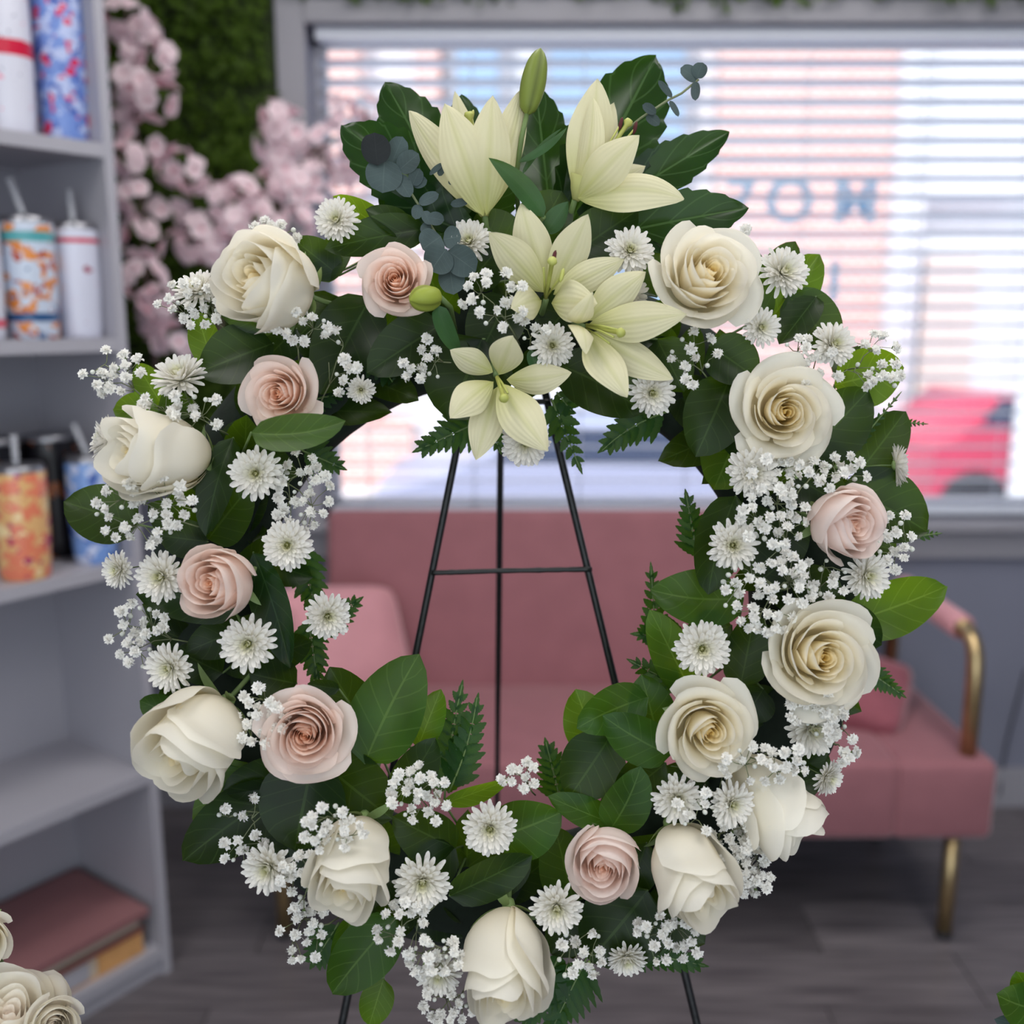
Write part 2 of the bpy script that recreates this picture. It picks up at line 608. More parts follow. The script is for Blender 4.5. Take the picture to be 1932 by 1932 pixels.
# ceiling lamps over the sales floor; window pair added to brighten sofa and shelf
M['diff'] = None
m, nt, p = nodes('lamp_diffuser')
p.inputs['Emission Color'].default_value = (1, 0.97, 0.93, 1)
p.inputs['Emission Strength'].default_value = 4.0
M['diff'] = m
for i, (lx, ly, lab) in enumerate(((-.9, .45, 'flat square ceiling lamp on the left, nearest the wreath'), (.9, .45, 'flat square ceiling lamp on the right, nearest the wreath'), (-.9, -.75, 'flat square ceiling lamp by the rear door on the left'), (.9, -.75, 'flat square ceiling lamp by the rear door on the right'), (-.1, 1.5, 'fill lamp added at the ceiling in front of the window, left one'), (.9, 1.6, 'fill lamp added at the ceiling above the pink sofa'))):
    cl = thing('ceiling_light', lab, 'lamp', (lx, ly, ZC - .05), 'square ceiling lamps')
    b = MB()
    for sx, sy, dx, dy in ((-.31, 0, .02, .64), (.31, 0, .02, .64), (0, -.31, .6, .02), (0, .31, .6, .02)):
        b.box((lx + sx, ly + sy, ZC - .022), (dx, dy, .044))
    wpart('lamp_frame', b, M['white'], cl, smooth=False)
    wpart('diffuser', boxmb((lx, ly, ZC - .02), (.6, .6, .02)), M['diff'], cl, smooth=False)
    ld = bpy.data.lights.new('lamp_light', 'AREA'); ld.shape = 'SQUARE'; ld.size = .6; ld.energy = CEIL_W
    ld.color = (1.0, 0.975, 0.95)
    lo = bpy.data.objects.new('lamp_light', ld); COL.objects.link(lo); lo.parent = cl
    lo.location = (0, 0, -.01)

# ------------------------------------------------------------------ outside the window
def brickmat():
    m, nt, p = nodes('far_brick')
    N = nt.nodes.new; L = nt.links.new
    tc = N('ShaderNodeTexCoord')
    mp = N('ShaderNodeMapping'); mp.inputs['Rotation'].default_value = (math.radians(90), 0, 0)
    L(tc.outputs['Object'], mp.inputs[0])
    b = N('ShaderNodeTexBrick'); b.inputs['Scale'].default_value = 4.6
    b.inputs['Color1'].default_value = (*lin((232, 140, 120)), 1)
    b.inputs['Color2'].default_value = (*lin((230, 170, 156)), 1)
    b.inputs['Mortar'].default_value = (*lin((232, 218, 214)), 1)
    b.inputs['Mortar Size'].default_value = 0.05
    L(mp.outputs[0], b.inputs[0]); L(b.outputs[0], p.inputs['Base Color'])
    p.inputs['Roughness'].default_value = 0.9
    return m


M['brick'] = brickmat()
M['render'] = simple('white_render', (232, 232, 236), 0.8, var=0.03)
M['shopglass'] = simple('shop_glass', (150, 176, 204), 0.1, var=0.1, scale=1)
M['asphalt'] = simple('asphalt', (176, 178, 188), 0.9, var=0.1, scale=6)
M['kerb'] = simple('pale_concrete', (226, 226, 228), 0.9, var=0.05)
M['redcar'] = simple('red_paint', (206, 64, 96), 0.3)
M['silver'] = simple('lavender_grey_paint', (168, 170, 196), 0.3)
M['tyre'] = simple('tyre', (50, 50, 56), 0.8)
M['carglass'] = simple('car_glass', (60, 70, 96), 0.08)
M['beige'] = simple('beige_siding', (226, 208, 200), 0.8, var=0.04)

ZS = -0.5
struct(wpart('ground', boxmb((0, 12.8, ZS - .05), (40, 20, .1)), M['asphalt'], smooth=False))
struct(wpart('pavement', boxmb((0, 3.9, ZS / 2 - .02), (30, 2.2, -ZS - .04)), M['kerb'], smooth=False))
struct(wpart('pavement', boxmb((0, 9.4, ZS + .07), (30, 1.6, .14)), M['kerb'], smooth=False))
FY = 10.0
hb = thing('brick_building', 'orange brick and white building across the street behind the blind', 'building', (1, FY, ZS))


def fac(name, x0, x1, z0, z1, mat, dep=.0, th=.3, parent=hb):
    return wpart(name, boxmb(((x0 + x1) / 2, FY + dep + th / 2, (z0 + z1) / 2), (x1 - x0, th, z1 - z0)), mat, parent, smooth=False)


def fx(px):
    return (px - 966) / F * (FY * .98)


fac('wall', -9, 4.0, ZS, 6.5, M['render'], .3)
fac('brick_pier', fx(1345), fx(1662), .55, 6.5, M['brick'])
fac('brick_pier', fx(610), fx(690), .3, 6.5, M['brick'])
fac('brick_pier', fx(790), fx(835), .9, 6.5, M['brick'])
fac('brick_base', fx(600), fx(770), -.5, .3, M['brick'])
fac('brick_band', fx(700), fx(1345), 4.4, 6.5, M['brick'])
for a, c in ((845, 960), (1015, 1300)):
    wn = fac('window', fx(a), fx(c), 1.0, 3.9, M['white'], .12)
    fac('pane', fx(a) + .1, fx(c) - .1, 1.1, 3.8, M['shopglass'], .08, .1, wn)
fac('pillar', fx(1664), fx(1700), ZS, 6.5, M['render'], -.2)
sh = thing('pale_shopfront', 'pale shopfront across the street at the right edge of the window', 'building', (5, FY, ZS))
wpart('wall', boxmb((7.0, FY + 1.0, 2.2), (6.6, .3, 5.4)), M['render'], sh, smooth=False)
wpart('siding', boxmb(((fx(1790) + fx(1895)) / 2, FY + .7, .7), (fx(1895) - fx(1790), .2, 2.4)), M['beige'], sh, smooth=False)
wn = wpart('window', boxmb(((fx(1705) + fx(1780)) / 2, FY + .7, 1.0), (fx(1780) - fx(1705), .2, 2.6)), M['white'], sh, smooth=False)
wpart('pane', boxmb(((fx(1710) + fx(1770)) / 2, FY + .62, 1.0), (fx(1770) - fx(1712), .1, 2.3)), M['shopglass'], wn, smooth=False)
wpart('sign_board', boxmb((4.4, FY + .6, 2.7), (1.6, .12, .5)), M['render'], sh, smooth=False)


def car(label, X, Y, length, face, paint):
    """simple saloon, nose towards -x when face=-1"""
    t = thing('parked_car', label, 'car', (X, Y, ZS))
    prof = [(-.5, .28), (-.5, .55), (-.46, .68), (-.22, .80), (-.08, 1.16), (.22, 1.18), (.40, .86), (.5, .78), (.5, .28)]
    b = MB()
    k = len(prof)
    vs = []
    for yy, sc_ in ((-.80, .97), (-.7, 1.0), (.7, 1.0), (.80, .97)):
        for (px_, pz) in prof:
            inset = .12 if pz > .9 and abs(yy) > .75 else 0
            vs.append((X + face * -1 * px_ * length * sc_, Y + yy * (1 - inset), ZS + .28 + (pz - .28) * sc_))
    fs = []
    for i in range(3):
        for j in range(k):
            fs.append((i * k + j, i * k + (j + 1) % k, (i + 1) * k + (j + 1) % k, (i + 1) * k + j))
    fs.append(tuple(range(k))); fs.append(tuple(3 * k + j for j in range(k))[::-1])
    b.add(vs, fs)
    wpart('car_body', b, paint, t, bevel=.04)
    g = MB()
    for s in (-1, 1):
        vs = [(X + face * -1 * px_ * length, Y + s * (.74), ZS + pz) for px_, pz in ((-.2, .72), (-.085, 1.15), (.22, 1.165), (.38, .74))]
        g.add(vs + [(v[0], v[1] + s * .02, v[2]) for v in vs], [(0, 1, 2, 3), (4, 5, 6, 7), (0, 1, 5, 4), (1, 2, 6, 5), (2, 3, 7, 6), (3, 0, 4, 7)])
    wpart('side_window', g, M['carglass'], t, smooth=False)
    for a in (-.31, .31):
        for s in (-1, 1):
            wl = MB()
            wl.lathe([(0.0, -.1), (.22, -.1), (.3, -.08), (.3, .08), (.22, .1), (0, .1)], (X + a * length, Y + s * .72, ZS + .3), 18, m=Matrix.Rotation(pi / 2, 3, 'X'))
            wpart('wheel', wl, M['tyre'], t)
    return t


car('lavender grey parked car seen through the wreath above the sofa', 0.95, 6.9, 3.6, 1, M['silver'])
car('red parked car beyond the blind at the far right', 4.35, 9.0, 1.9, 1, M['redcar'])

ws = thing('display_board', 'tall blank white board standing outside at the far right of the window', 'board', (4.05, 7.6, ZS))
wpart('panel', boxmb((4.05, 7.6, .72), (.62, .05, 1.95)), M['render'], ws, smooth=False)
for x_ in (3.8, 4.3):
    wpart('post', boxmb((x_, 7.66, .2), (.05, .06, 1.4)), M['silver'], ws, smooth=False)
    wpart('foot', boxmb((x_, 7.66, ZS + .02), (.07, .5, .04)), M['silver'], ws, smooth=False)

# ------------------------------------------------------------------ moss wall, garland
rnd = random.Random(11)


def tuft_mesh(b, c, r, n, size, nrm):
    for _ in range(n):
        d = Vector((rnd.gauss(0, 1), rnd.gauss(0, 1), rnd.gauss(0, 1))) * .6 + nrm
        d.normalize()
        a = d.orthogonal().normalized()
        a.rotate(Quaternion(d, rnd.uniform(0, 6.28)))
        s = a.cross(d)
        p = c + Vector((rnd.uniform(-1, 1), rnd.uniform(-1, 1), rnd.uniform(-1, 1))) * r
        L_ = size * rnd.uniform(.7, 1.3)
        b.add([p, p + a * L_ * .5 + s * L_ * .28 + d * .004, p + a * L_, p + a * L_ * .5 - s * L_ * .28 + d * .004], [(0, 1, 2, 3)], [(0, .5), (.5, 1), (1, .5), (.5, 0)])


mp = thing('moss_panel', 'green artificial boxwood wall panel left of the window', 'wall panel', (-1.1, WY - .02, 1.0))
wpart('backing', boxmb((-1.12, WY - .012, 1.85), (1.09, .022, 1.7)), M['mossb'], mp, smooth=False)
b = MB()
for i in range(2600):
    x = rnd.uniform(-1.66, -.59); zz = rnd.uniform(1.0, 2.7)
    tuft_mesh(b, Vector((x, WY - .045 - rnd.uniform(0, .03), zz)), .025, 5, .028, Vector((0, -1, .2)))
o = wpart('boxwood_leaves', b, M['moss'], mp)
o['kind'] = 'stuff'
b = MB()
for i in range(420):
    x = rnd.uniform(-.62, 1.75)
    tuft_mesh(b, Vector((x, WY - .05, 2.118 + rnd.uniform(-.025, .05) + .012 * math.sin(x * 9))), .02, 5, .026, Vector((0, -1, -.1)))
o = wpart('leaf_garland', b, M['moss'])
tag(o, 'thin green leaf garland along the top of the window', 'garland'); o['kind'] = 'stuff'

# cherry blossom branches
rnd = random.Random(21)


def blossom_ball(seed):
    r_ = random.Random(seed)
    b = MB()
    for f_ in range(9):
        d = Vector((r_.uniform(-1, 1), r_.uniform(-1.2, .3), r_.uniform(-1, 1))).normalized()
        c = Vector((d.x, d.y * .7, d.z)) * .031 * r_.uniform(.6, 1)
        q = d.to_track_quat('Z', 'Y')
        for k in range(6):
            a0 = k * 2 * pi / 6 + r_.uniform(-.15, .15)
            pts = []; cols = []
            for i in range(4):
                s = i / 3
                for j in range(3):
                    qq = j - 1
                    wv = .010 * math.sin(pi * (.12 + .8 * s)) * 1.1
                    loc = Vector((s * .019, qq * wv, .006 * s + .004 * math.sin(s * 3)))
                    loc.rotate(Quaternion((0, 0, 1), a0))
                    pts.append(c + q @ loc)
                    tcol = lin((252, 206, 216)) if s < .3 else lin((255, 240, 244))
                    cols.append(tcol)
            b.grid(pts, 3, 2, None, cols)
    return b.mesh('blossom_cluster', M['cherry'])


balls = [blossom_ball(i) for i in range(4)]


def cherry(label, path, clusters, Y):
    pts = [G(x, y, Y + dy) for x, y, dy in path]
    t = thing('cherry_blossom_branch', label, 'artificial flowers', pts[0], 'pink artificial cherry blossom branches')
    b = MB()
    n = len(pts)
    b.tube(pts, [.007 - .004 * i / (n - 1) for i in range(n)], 6)
    for (x, y, s) in clusters:
        c = G(x, y, Y + rnd.uniform(-.06, .0))
        near = min(pts, key=lambda p: (p - c).length)
        mid = (near + c) / 2 + Vector((0, .01, -.015))
        b.tube([near, mid, c], [.003, .0025, .002], 5)
    wpart('twig', b, M['bark'], t)
    for (x, y, s) in clusters:
        c = G(x, y, Y + rnd.uniform(-.06, .0))
        o = link('blossom_cluster', balls[rnd.randrange(4)], t)
        o.location = c - _base[t.name]
        o.rotation_euler = (rnd.uniform(-.5, .5), rnd.uniform(0, 6), rnd.uniform(-.4, .4))
        k = s / 33.0
        o.scale = (k, k, k)
    return t


cherry('pink cherry blossom branch hanging right beside the white shelf', [(300, 760, 0), (290, 640, 0), (275, 480, -.02), (262, 320, -.03), (250, 150, -.02), (235, -20, 0)],
       [(235, 40, 46), (262, 66, 40), (225, 92, 38), (296, 112, 40), (248, 162, 46), (296, 188, 46), (268, 268, 44), (238, 300, 40), (252, 372, 40), (270, 455, 48), (268, 530, 46), (298, 568, 40), (285, 600, 40), (330, 645, 40), (232, 205, 36)], 2.30)
cherry('pink cherry blossom branch in the middle of the boxwood panel', [(420, 700, 0), (415, 600, 0), (395, 500, 0), (370, 420, 0), (345, 330, 0)],
       [(330, 312, 42), (366, 330, 36), (316, 402, 42), (384, 440, 46), (405, 470, 40), (362, 470, 36), (420, 385, 38), (455, 370, 44), (480, 400, 40), (500, 440, 40), (445, 420, 38)], 2.38)
cherry('pink cherry blossom branch reaching across the window frame', [(470, 640, 0), (500, 520, 0), (520, 420, 0), (545, 330, -.03), (600, 280, -.05), (690, 230, -.05)],
       [(520, 222, 40), (546, 250, 46), (515, 275, 42), (536, 312, 44), (512, 345, 42), (556, 350, 44), (592, 330, 40), (610, 270, 38), (560, 425, 40), (590, 395, 36), (640, 215, 34), (672, 268, 40), (655, 330, 32), (690, 205, 30), (640, 360, 30)], 2.42)

# ------------------------------------------------------------------ white shelf unit at the left
SC = Vector((-0.712, 1.92, 0))                 # front right lower corner
E1 = Vector((-0.585, -0.811, 0)).normalized()  # along the front, towards the photographer
E2 = Vector((-E1.y, E1.x, 0)) * -1             # into the unit
if E2.y < 0:
    E2 = -E2
SM = Matrix((E1, E2, Vector((0, 0, 1)))).transposed()
SW, SD, SH = 0.95, 0.30, 2.25


def S(a, b_, z):
    return SC + E1 * a + E2 * b_ + Vector((0, 0, z))


su = thing('white_bookcase', 'tall white open bookcase standing at the left edge', 'shelf', S(SW / 2, SD / 2, 0))
tk = 0.02
for a in (tk / 2, SW - tk / 2):
    wpart('side_panel', boxmb(S(a, SD / 2, SH / 2), (tk, SD, SH), SM), M['white'], su, smooth=False)
wpart('back_panel', boxmb(S(SW / 2, SD - .006, SH / 2), (SW - 2 * tk, .012, SH), SM), M['white'], su, smooth=False)
BZ = [0.062, 0.452, 0.885, 1.305, 1.645, 2.03]
for z in BZ:
    wpart('shelf_board', boxmb(S(SW / 2, SD / 2 - .006, z - .012), (SW - 2 * tk, SD - .014, .024), SM), M['white'], su, smooth=False)
wpart('top_board', boxmb(S(SW / 2, SD / 2, SH - .01), (SW - 2 * tk, SD - .02, .02), SM), M['white'], su, smooth=False)
wpart('kick_board', boxmb(S(SW / 2, .02, .02), (SW - 2 * tk, .018, .038), SM), M['white'], su, smooth=False)


def solve_a(px, b_, z):
    lo, hi = -.1, 1.2
    for _ in range(40):
        m_ = (lo + hi) / 2
        p = S(m_, b_, z) - EYE
        x = 966 + F * p.dot(RT) / p.dot(AX)
        if x > px:
            lo = m_
        else:
            hi = m_
    return lo


def printmat(name, base, bands, blobs, scale=40, thr=0.32):
    """printed wrap: base colour, horizontal bands (z0,z1,rgb) and round spots of several colours"""
    m, nt, p = nodes(name)
    N = nt.nodes.new; L = nt.links.new
    tc = N('ShaderNodeTexCoord')
    cur = N('ShaderNodeRGB'); cur.outputs[0].default_value = (*lin(base), 1)
    cur = cur.outputs[0]
    for i, (rgb, sc_, th, off) in enumerate(blobs):
        mpn = N('ShaderNodeMapping'); mpn.inputs['Location'].default_value = (off, off * 2, off * .5)
        L(tc.outputs['Object'], mpn.inputs[0])
        v = N('ShaderNodeTexNoise'); v.inputs['Scale'].default_value = sc_ * 1.7; v.inputs['Detail'].default_value = 1.5
        L(mpn.outputs[0], v.inputs['Vector'])
        c = N('ShaderNodeMath'); c.operation = 'GREATER_THAN'; c.inputs[1].default_value = th
        L(v.outputs[0], c.inputs[0])
        mx = N('ShaderNodeMixRGB'); L(c.outputs[0], mx.inputs[0]); L(cur, mx.inputs[1])
        mx.inputs[2].default_value = (*lin(rgb), 1)
        cur = mx.outputs[0]
    sp = N('ShaderNodeSeparateXYZ'); L(tc.outputs['Object'], sp.inputs[0])
    for (z0, z1, rgb) in bands:
        a = N('ShaderNodeMath'); a.operation = 'GREATER_THAN'; a.inputs[1].default_value = z0; L(sp.outputs[2], a.inputs[0])
        c = N('ShaderNodeMath'); c.operation = 'LESS_THAN'; c.inputs[1].default_value = z1; L(sp.outputs[2], c.inputs[0])
        d = N('ShaderNodeMath'); d.operation = 'MULTIPLY'; L(a.outputs[0], d.inputs[0]); L(c.outputs[0], d.inputs[1])
        mx = N('ShaderNodeMixRGB'); L(d.outputs[0], mx.inputs[0]); L(cur, mx.inputs[1])
        mx.inputs[2].default_value = (*lin(rgb), 1)
        cur = mx.outputs[0]
    L(cur, p.inputs['Base Color'])
    p.inputs['Roughness'].default_value = 0.25
    return m


def tumbler(label, px, b_, z, r, h, mat, straw=None):
    a = solve_a(px, b_, z)
    c = S(a, b_, z)
    t = thing('tumbler', label, 'tumbler', c, 'printed tumblers on the white bookcase')
    bd = MB()
    bd.lathe([(0, 0), (r * .86, 0), (r * .9, .006), (r * .94, .03), (r, h * .45), (r, h - .012), (r * .985, h - .008)], c, 28)
    wpart('cup_body', bd, mat, t)
    ld = MB()
    ld.lathe([(r * .985, h - .008), (r * .97, h), (r * .9, h + .004), (r * .5, h + .003), (0, h + .003)], c, 28)
    wpart('lid', ld, M['metal'], t)
    if straw:
        s = MB()
        s.tube([c + Vector((0, 0, h * .3)), c + Vector((0, 0, h)), c + Vector((straw[0], straw[1], h + straw[2]))], .006, 8)
        wpart('straw', s, M['straw'], t)
    return t


PR = printmat
tumbler('white tumbler with a red band and pink marks, top visible shelf far left', 22, .07, BZ[4], .044, .26,
        PR('print_white_red', (214, 214, 226), [(.125, .15, (200, 24, 60))], [((232, 120, 150), 34, .68, 3.1), ((90, 96, 120), 70, .72, 1.2)]))
tumbler('blue tumbler with red and lilac print on the top visible shelf', 126, .07, BZ[4], .044, .26,
        PR('print_blue', (112, 140, 204), [], [((178, 190, 226), 26, .52, 2.2), ((70, 92, 170), 34, .6, 5.1), ((204, 40, 84), 30, .62, 7.7)]))
tumbler('white tumbler cut off by the left edge on the middle shelf', -34, .06, BZ[3], .042, .2,
        PR('print_plain', (206, 210, 222), [(.02, .035, (214, 90, 110))], [((190, 180, 200), 30, .62, 4.4)]))
tumbler('pale tumbler with orange and teal print and a clear straw', 66, .06, BZ[3], .046, .205,
        PR('print_orange_patch', (196, 206, 222), [(.165, .182, (82, 158, 164)), (.03, .045, (44, 84, 130))], [((216, 134, 60), 22, .56, 6.3), ((170, 70, 44), 34, .62, 2.7), ((90, 120, 160), 30, .66, 8.1)]), (-.016, -.01, .066))
tumbler('white tumbler with a thin red band beside the shelf side panel', 155, .06, BZ[3], .040, .2,
        PR('print_thin_band', (208, 210, 226), [(.168, .176, (196, 24, 60))], [((214, 170, 196), 36, .7, 1.7), ((150, 40, 70), 24, .74, 9.2)]), (-.004, .004, .062))
tumbler('orange and pink printed tumbler with a grey straw on the lower shelf', 50, .05, BZ[2], .047, .2,
        PR('print_orange', (226, 128, 96), [], [((226, 178, 120), 24, .5, 3.3), ((178, 60, 100), 26, .62, 6.6), ((240, 214, 160), 22, .64, 1.9)]), (.0, 0, .056))
tumbler('blue printed tumbler half hidden behind the white rose on the lower shelf', 182, .06, BZ[2], .043, .2,
        PR('print_blue_soft', (120, 156, 216), [], [((196, 206, 232), 24, .56, 2.9), ((70, 96, 170), 30, .62, 5.5)]), (-.02, -.008, .062))
tumbler('black tumbler with copper streaks behind the orange one', 112, .17, BZ[2], .05, .235,
        PR('print_black', (22, 20, 26), [], [((150, 84, 40), 22, .64, 4.0)]))
tumbler('second black tumbler deep in the lower shelf at the left edge', 8, .19, BZ[2], .05, .235,
        PR('print_black_plain', (20, 20, 26), [], [((120, 70, 40), 26, .68, 7.0)]))

# flat stack on the bottom board
M['folder'] = simple('rose_card', (142, 98, 100), 0.6, var=0.06, scale=5)
M['pages'] = simple('cream_pages', (196, 182, 164), 0.8, var=0.1, scale=60, stretch=(1, 1, 20))
M['sage'] = simple('sage_board', (120, 124, 112), 0.7)
M['red_'] = simple('dark_red_board', (120, 40, 48), 0.6)
M['ochre'] = simple('ochre_board', (204, 152, 96), 0.6, var=0.1, scale=30)
z0 = BZ[0]
for nm, lab, cat, mat, hh, a0, a1, b0, b1 in (
        ('ring_binder', 'ochre and cream binder at the bottom of the flat stack', 'binder', 'ochre', .05, .045, .55, .02, .255),
        ('book', 'thin dark red book in the flat stack on the bottom shelf', 'book', 'red_', .010, .05, .56, .015, .26),
        ('book', 'thin sage green book under the rose coloured folder', 'book', 'sage', .02, .05, .56, .018, .262),
        ('card_folder', 'large dusty rose folder lying on top of the flat stack', 'folder', 'folder', .014, .035, .62, .008, .275)):
    c = S((a0 + a1) / 2, (b0 + b1) / 2, z0 + hh / 2)
    t = thing(nm, lab, cat, S((a0 + a1) / 2, (b0 + b1) / 2, z0))
    cv = MB()
    cv.box(c + Vector((0, 0, hh / 2 - .0015)), (a1 - a0, b1 - b0, .003), SM)
    cv.box(c - Vector((0, 0, hh / 2 - .0015)), (a1 - a0, b1 - b0, .003), SM)
    cv.box(c + E2 * ((b1 - b0) / 2 - .0015), (a1 - a0, .003, hh), SM)
    wpart('cover', cv, M[mat], t, smooth=False)
    wpart('pages', boxmb(c - E2 * .002, (a1 - a0 - .008, b1 - b0 - .01, hh - .006), SM), M['pages' if nm != 'card_folder' else 'folder'], t, smooth=False)
    if nm == 'ring_binder':
        wpart('spine_label', boxmb(S(.25, b0 - .0005, z0 + hh / 2), (.16, .003, hh * .7), SM), M['white'], t, smooth=False)
        wpart('spine_strip', boxmb(S(.1, b0 - .0002, z0 + hh / 2), (.1, .003, hh * .9), SM), M['ochre'], t, smooth=False)
    z0 += hh + .0008

# ------------------------------------------------------------------ pink sofa
sf = thing('pink_sofa', 'small pink velvet sofa with brass arms under the window', 'sofa', (.23, 2.3, 0))


def cushion(c, d, m=None, puff=.0, seg=10):
    """rounded box"""
    b = MB()
    n = seg
    R_ = .5
    for ax in range(3):
        for sg in (-1, 1):
            pts = []
            for i in range(n + 1):
                for j in range(n + 1):
                    u = -1 + 2 * i / n; v_ = -1 + 2 * j / n
                    p = [0, 0, 0]
                    p[ax] = sg
                    p[(ax + 1) % 3] = u * sg
                    p[(ax + 2) % 3] = v_
                    q = Vector(p)
                    e = 7.0
                    ln = (abs(q.x) ** e + abs(q.y) ** e + abs(q.z) ** e) ** (1 / e)
                    q = q / ln
                    if puff:
                        e2 = max(abs(q.x), abs(q.z))
                        q.y *= 1 - puff * e2 ** 3
                    q = Vector((q.x * d[0] / 2, q.y * d[1] / 2, q.z * d[2] / 2))
                    if m is not None:
                        q = m @ q
                    pts.append(Vector(c) + q)
            b.grid(pts, n, n)
    return b


def rbox(name, c, d, mat, parent, r=.025, m=None):
    return wpart(name, boxmb(c, d, m), mat, parent, smooth=True, bevel=r)


SX0, SX1 = -.56, 1.015
for xa, xb in ((SX0, -.36), (-.36, .812), (.812, SX1)):
    rbox('seat_cushion', ((xa + xb) / 2, 2.275, .338), (xb - xa + .012, .55, .178), M['sofa'], sf, .02)
rot = Matrix.Rotation(math.radians(-11), 3, 'X')
rbox('back_cushion', (.22, 2.535, .625), (1.38, .09, .47), M['sofa'], sf, .025, rot)
rbox('under_frame', (.23, 2.3, .243), (1.4, .45, .02), M['dark'], sf, .004)
for x in (-.5, .952):
    for y in (2.04, 2.47):
        b = MB()
        b.tube([(x, y, .25), (x, y, .012)], .0165, 14)
        lg = wpart('leg', b, M['brass'], sf)
        b = MB(); b.tube([(x, y, .014), (x, y, .0005)], .018, 14)
        wpart('foot_cap', b, M['dark'], lg)
for sx in (-1, 1):
    x = .23 + sx * .742
    b = MB()
    b.tube([(x, 2.045, .40), (x, 2.045, .60), (x, 2.05, .64), (x, 2.062, .665), (x, 2.085, .68), (x, 2.12, .684), (x, 2.46, .684), (x, 2.5, .67), (x, 2.51, .63), (x, 2.51, .42)], .0175, 14)
    ar = wpart('arm_tube', b, M['brass'], sf)
    b = MB()
    b.tube([(x, 2.118, .684), (x, 2.128, .684), (x, 2.45, .684), (x, 2.458, .684)], [.026, .0285, .0285, .026], 16)
    wpart('arm_pad', b, M['pillow'], ar)
    b = MB(); b.tube([(x, 2.108, .683), (x, 2.119, .684)], .021, 14)
    wpart('collar', b, M['brass'], ar)
pr = Matrix.Rotation(math.radians(-24), 3, 'X') @ Matrix.Rotation(math.radians(0), 3, 'Z')
mm = Matrix.Rotation(math.radians(52), 3, 'Z') @ Matrix.Rotation(math.radians(-28), 3, 'X') @ Matrix.Rotation(math.radians(12), 3, 'Y')
o = wpart('throw_pillow', cushion((-.40, 2.30, .575), (.36, .14, .30), mm, .55), M['pillow'])
tag(o, 'pale pink pillow leaning at the left end of the sofa', 'pillow')
mm = Matrix.Rotation(math.radians(8), 3, 'Z') @ Matrix.Rotation(math.radians(-72), 3, 'X') @ Matrix.Rotation(math.radians(34), 3, 'Y')
o = wpart('throw_pillow', cushion((.80, 2.30, .478), (.26, .11, .26), mm, .5), M['sofad'])
tag(o, 'dark rose pillow lying at the right end of the sofa', 'pillow')
b = MB()
b.tube([G(1935, 1265, WY - .02), G(1918, 1330, WY - .015), G(1900, 1400, WY - .012), G(1890, 1455, WY - .012), G(1886, 1500, WY - .022)], .0028, 6)
tag(wpart('power_cord', b, M['dark']), 'dark power cord hanging on the wall right of the sofa', 'cord')
b = MB()

# ------------------------------------------------------------------ easel
ez = thing('wire_easel', 'black wire easel with three legs carrying the wreath', 'easel', P(950, 1900, -.1))
NE = -.085


def wire(pts, r, name, parent):
    b = MB()
    full = []
    for i in range(len(pts) - 1):
        for k in range(14):
            full.append(pts[i].lerp(pts[i + 1], k / 14))
    full.append(pts[-1])
    r_ = random.Random(len(name) + int(pts[0].x * 1000))
    b.tube(full, [r * r_.uniform(.92, 1.1) for _ in full], 8)
    return wpart(name, b, M['black'], parent)


def floorhit(p0, p1):
    k = (p0.z - .004) / (p0.z - p1.z)
    return p0 + (p1 - p0) * k


apex = P(950, 403, NE)
l0, l1 = P(952, 395, NE), P(785, 1232, NE)
wire([l0, floorhit(l0, l1)], .0038, 'leg', ez)
l0, l1 = P(948, 405, NE), P(1160, 1287, NE)
wire([l0, floorhit(l0, l1)], .0038, 'leg', ez)
# rear leg: hinged at the top, foot further back
foot = G(930, 2110, 1.42); foot.z = .004
wire([P(949, 400, NE - .006), foot], .0034, 'leg', ez)
wire([P(814, 1081, NE + .004), P(943, 1077, NE + .002), P(1117, 1074, NE + .004)], .0026, 'crossbar', ez)
wire([P(880, 760, NE + .004), P(1035, 758, NE + .004)], .0026, 'crossbar', ez)
for s in ((905, 640), (998, 640)):
    wire([P(s[0], s[1], NE), P(s[0], s[1], NE + .05), P(s[0], s[1] - 16, NE + .06)], .0026, 'hook', ez)

# ================================================================== the wreath
PROF = {
    'ovate': lambda s: (s ** .5) * ((1 - s) ** .68),
    'round': lambda s: math.sqrt(max(0, 1 - (2 * s - 1) ** 2)),
    'tepal': lambda s: (s ** .7) * ((1 - s) ** .72) * (.7 + .3 * math.sin(pi * s)),
    'lance': lambda s: (s ** .6) * ((1 - s) ** .9),
    'strap': lambda s: (s ** .3) * ((1 - s) ** .5),
    'pinna': lambda s: ((s + .02) ** .35) * ((1 - s) ** .8),
    'lobe': lambda s: (max(s, .0) ** 1.0 + .16 * (1 - s)) * ((1 - s) ** .80),
}
PMAX = {k: max(f(i / 200) for i in range(201)) for k, f in PROF.items()}


